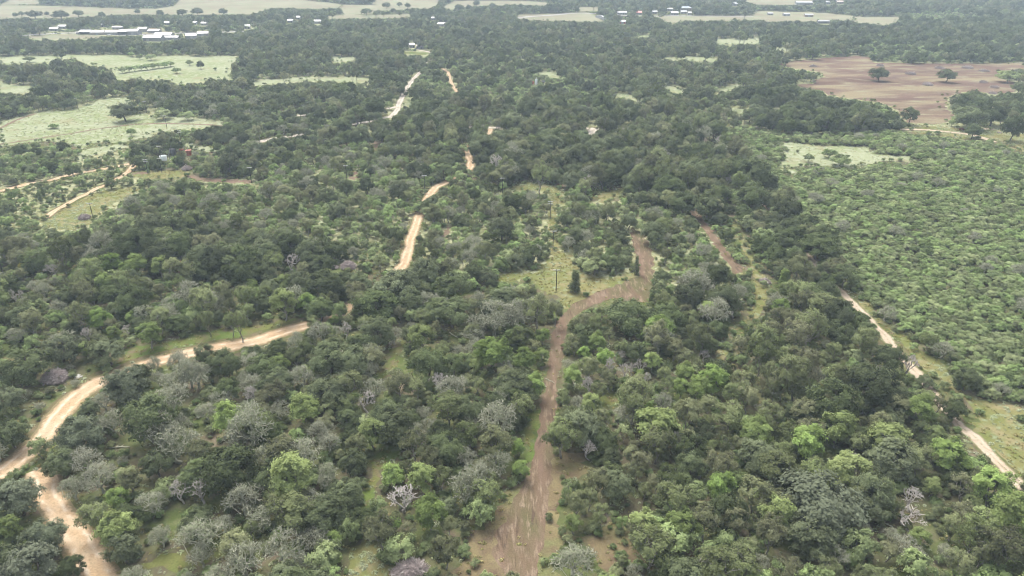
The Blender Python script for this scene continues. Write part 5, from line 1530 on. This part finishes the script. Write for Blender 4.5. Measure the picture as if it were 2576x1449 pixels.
ORD = ['nearest', 'second', 'third', 'fourth', 'fifth', 'sixth', 'seventh', 'eighth', 'ninth', 'tenth', 'eleventh', 'twelfth', 'thirteenth', 'fourteenth', 'fifteenth', 'sixteenth', 'seventeenth', 'eighteenth', 'nineteenth', 'twentieth']
DIRS = ('left of', 'right of', 'beyond', 'in front of')
for k in KIN:
    idx = [i for i in by_kind[k] if -10 < TREES[i].px < 2586 and -10 < TREES[i].py < 1460]
    P = np.array([(TREES[i].px, TREES[i].py) for i in idx]).reshape(-1, 2)
    best = {}
    for mi, (ph, mx, my) in enumerate(MARKS):
        d = P - (mx, my)
        dist = np.hypot(d[:, 0], d[:, 1])
        sec = np.where(np.abs(d[:, 0]) >= np.abs(d[:, 1]), np.where(d[:, 0] < 0, 0, 1), np.where(d[:, 1] < 0, 2, 3))
        for q in range(4):
            w = np.nonzero(sec == q)[0]
            for rank, j in enumerate(w[np.argsort(dist[w])][:400]):
                i = idx[j]
                if i not in best or rank < best[i][0]:
                    best[i] = (rank, q, ph)
    for i in idx:
        t = TREES[i]
        if i in single and t.label is None and i in best:
            rank, q, ph = best[i]
            o = ORD[rank] if rank < len(ORD) else '%dth' % (rank + 1)
            t.label = '%s, %s %s %s' % (NOUN[k], o, DIRS[q], ph)
FARROW = {}
for i in range(N_HAND):
    t = TREES[i]
    if t.label and ('near the woods' not in t.label) and not t.label.split(',')[-1].strip()[:3].isdigit() and t.py > 60: continue
    if t.kind == 'oak' and t.py < 60:
        FARROW.setdefault('lone oak in the left far dry pasture' if t.px < 700 else 'lone oak in the middle far dry pasture', []).append(i)
for i in range(N_HAND - 9, N_HAND):
    FARROW.setdefault('scrub tree in the hedge across the far pale field', []).append(i)
for ph, ii in FARROW.items():
    ii.sort(key=lambda i: TREES[i].px)
    for r, i in enumerate(ii):
        TREES[i].label = '%s, %s from the left' % (ph, 'first' if r == 0 else ORD[r])
for i in single:
    if TREES[i].label is None:
        t = TREES[i]; t.label = '%s standing beside the picture edge near the woods' % NOUN[t.kind]

tint_mesh = {}
for i in sorted(single):
    t = TREES[i]; p = PROTO[t.kind, t.var]
    e = empty(NAMES[t.kind], (t.x, t.y, 0.0), t.rot)
    e.scale = (t.s, t.s, t.sz)
    tag(e, t.label, 'bush' if t.kind == 'bush' else 'tree', GROUP[t.kind])
    link(bpy.data.objects.new('trunk', p['trunk']), e)
    cm = p['crown']
    if t.leaf:
        key = (t.kind, t.var, t.leaf)
        if key not in tint_mesh:
            c2 = cm.copy(); c2.materials.clear(); c2.materials.append(LEAF[t.leaf]); tint_mesh[key] = c2
        cm = tint_mesh[key]
    link(bpy.data.objects.new('branches' if t.kind == 'dead' else 'crown', cm), e)

# masses: points that carry the far and small trees of one kind
def mass(name, meshes, pts, rots, scales, picks, **tags):
    """one object; its points carry the plants listed in meshes"""
    col = bpy.data.collections.new(name + '_plants')
    for i, me in enumerate(meshes):
        col.objects.link(bpy.data.objects.new('plant_%s_%02d' % (name, i), me))
    me = bpy.data.meshes.new(name)
    n = len(pts)
    me.vertices.add(n); me.vertices.foreach_set('co', np.asarray(pts, np.float32).ravel())
    a = me.attributes.new('rot', 'FLOAT_VECTOR', 'POINT'); r = np.zeros((n, 3), np.float32); r[:, 2] = rots; a.data.foreach_set('vector', r.ravel())
    a = me.attributes.new('scl', 'FLOAT_VECTOR', 'POINT'); a.data.foreach_set('vector', np.asarray(scales, np.float32).ravel())
    a = me.attributes.new('pick', 'INT', 'POINT'); a.data.foreach_set('value', np.asarray(picks, np.int32))
    o = link(bpy.data.objects.new(name, me))
    ng = bpy.data.node_groups.new(name, 'GeometryNodeTree')
    ng.interface.new_socket('Geometry', in_out='INPUT', socket_type='NodeSocketGeometry')
    ng.interface.new_socket('Geometry', in_out='OUTPUT', socket_type='NodeSocketGeometry')
    gi = ng.nodes.new('NodeGroupInput'); go = ng.nodes.new('NodeGroupOutput')
    ci = ng.nodes.new('GeometryNodeCollectionInfo'); ci.inputs['Collection'].default_value = col
    ci.inputs['Separate Children'].default_value = True; ci.inputs['Reset Children'].default_value = True
    ip = ng.nodes.new('GeometryNodeInstanceOnPoints'); ip.inputs['Pick Instance'].default_value = True
    def attr(nm, ty):
        x = ng.nodes.new('GeometryNodeInputNamedAttribute'); x.data_type = ty; x.inputs['Name'].default_value = nm; return x.outputs['Attribute']
    ng.links.new(gi.outputs[0], ip.inputs['Points']); ng.links.new(ci.outputs[0], ip.inputs['Instance'])
    ng.links.new(attr('pick', 'INT'), ip.inputs['Instance Index'])
    ng.links.new(attr('rot', 'FLOAT_VECTOR'), ip.inputs['Rotation']); ng.links.new(attr('scl', 'FLOAT_VECTOR'), ip.inputs['Scale'])
    ng.links.new(ip.outputs[0], go.inputs[0])
    md = o.modifiers.new('plants', 'NODES'); md.node_group = ng
    return tag(o, kind='stuff', **tags)

MASS = {'oak': ('oak_woods', 'dark rounded oaks massed together across the far woods'), 'elm': ('slender_woods', 'grey-green slender trees massed in the woods behind the nearest ones'),
        'mesquite': ('scrub_woods', 'light green scrub trees covering the plain and far thickets'), 'hackberry': ('leafy_woods', 'scattered bright leafy trees in the woods'),
        'lichen': ('twiggy_woods', 'scattered pale twiggy trees in the woods'), 'dead': ('dead_woods', 'scattered bare trees in the woods'),
        'juniper': ('juniper_scrub', 'scattered dark junipers in the scrub'), 'bush': ('bush_scrub', 'low bushes scattered through the scrub')}
for k in KIN:
    ids = [i for i in by_kind[k] if i not in single]
    if not ids: continue
    nv = NVAR[k]
    meshes = [joined(PROTO[k, v], k) for v in range(nv)]
    meshes += [joined(make_proto(k, v + 50, True), k + '_far') for v in range(nv)]
    tt = [TREES[i] for i in ids]
    pick = [t.var + (nv if t.dep > 560 else 0) for t in tt]
    mass(MASS[k][0], meshes, [(t.x, t.y, 0) for t in tt], [t.rot for t in tt], [(t.s, t.s, t.sz) for t in tt], pick, label=MASS[k][1], cat='woods')

# ------------------------------------------------------------------ weeds and grass tufts
GT = np.zeros((MH, MW), np.int8)
for v, grp in ((1, PALE), (2, YELLOW), (9, DRY), (3, LAWN), (6, BROWN), (7, HAY), (4, MOWN), (5, SOIL)):
    for p in grp: fill_mask(GT, p, v)
for line, w in ROAD_LINES:
    d = np.gradient(line, axis=0); d /= np.linalg.norm(d, axis=1)[:, None] + 1e-9
    nr = np.stack((-d[:, 1], d[:, 0]), 1) * (w / 2 + .3)
    q = np.concatenate((line + nr, (line - nr)[::-1]))
    x, y, _ = project(np.concatenate((q, np.zeros((len(q), 1))), 1))
    fill_mask(GT, np.stack((x, y), 1), 8)

def vnoise(x, y, s, seed=0):
    """smooth value noise 0..1"""
    x = x * s + seed * 17.3; y = y * s - seed * 9.1
    ix, iy = np.floor(x).astype(int), np.floor(y).astype(int)
    fx, fy = x - ix, y - iy
    fx = fx * fx * (3 - 2 * fx); fy = fy * fy * (3 - 2 * fy)
    hsh = lambda a, b: np.abs(np.sin(a * 127.1 + b * 311.7 + seed) * 43758.5453) % 1.0
    return (hsh(ix, iy) * (1 - fx) + hsh(ix + 1, iy) * fx) * (1 - fy) + (hsh(ix, iy + 1) * (1 - fx) + hsh(ix + 1, iy + 1) * fx) * fy

def clump(seed, R, hgt, n, size, leaf, up):
    rng = np.random.default_rng(seed)
    t = rng.uniform(0, 6.283, n); r = R * np.sqrt(rng.uniform(0, 1, n))
    tips = np.stack((r * np.cos(t), r * np.sin(t), hgt * (1 - (r / R) ** 2) * rng.uniform(.4, 1, n) + .05), 1)
    v, q, to = leaves(rng, tips, np.array((0, 0, -.3)), 1, size, .06, up)
    return mesh_np('clump', v, quads=q, mats=[LEAF[leaf]], tone=to)

WX, WY = np.meshgrid(np.arange(-420, 420, 1.35), np.arange(100, 640, 1.35))
WX = (WX + RNG.uniform(-.6, .6, WX.shape) * 1.35).ravel(); WY = (WY + RNG.uniform(-.6, .6, WY.shape) * 1.35).ravel()
gx, gy, dep = project(np.stack((WX, WY, np.zeros_like(WX)), 1))
kk = (gx > -80) & (gx < 2656) & (gy < 1500)
WX, WY, gx, gy, dep = WX[kk], WY[kk], gx[kk], gy[kk], dep[kk]
gt = at_mask(GT, gx, gy)
n1 = vnoise(WX, WY, .11, 1); n2 = vnoise(WX, WY, .035, 2); n3 = vnoise(WX, WY, .3, 3)
u = RNG.random(len(WX))
weed = ((gt == 1) & (u < .22 * (n3 > .45))) | ((gt == 2) & (n1 * .6 + n2 * .4 > .56) & (u < .6)) | ((gt == 0) & (n1 > .52) & (u < .32)) | ((gt == 3) & (u < .06))
tuft = ~weed & (((gt == 2) & (u < .5)) | ((gt == 9) & (u < .22)) | ((gt == 3) & (u < .30)) | ((gt == 0) & (u > .78)) | ((gt == 4) & (u > .975)) | ((gt == 1) & (u > .93)))
for nm, sel, leaf, par, lab in (('weed_cover', weed, 'weed', (.62, .40, 26, .17, .7), 'pale whitish-green weeds covering meadows and clearings'),
                                ('grass_tufts', tuft, 'tuft', (.50, .30, 22, .16, .3), 'yellowish grass tufts in the clearings')):
    j = np.nonzero(sel)[0]
    ms = [clump(s + len(nm), par[0], par[1], par[2], par[3], leaf, par[4]) for s in range(4)]
    sc = np.repeat(RNG.uniform(.55, 1.35, len(j))[:, None], 3, 1)
    mass(nm, ms, np.stack((WX[j], WY[j], np.full(len(j), .03)), 1), RNG.uniform(0, 6.28, len(j)), sc, RNG.integers(0, 4, len(j)), label=lab, cat='weeds' if leaf == 'weed' else 'grass')
    print(nm, len(j))
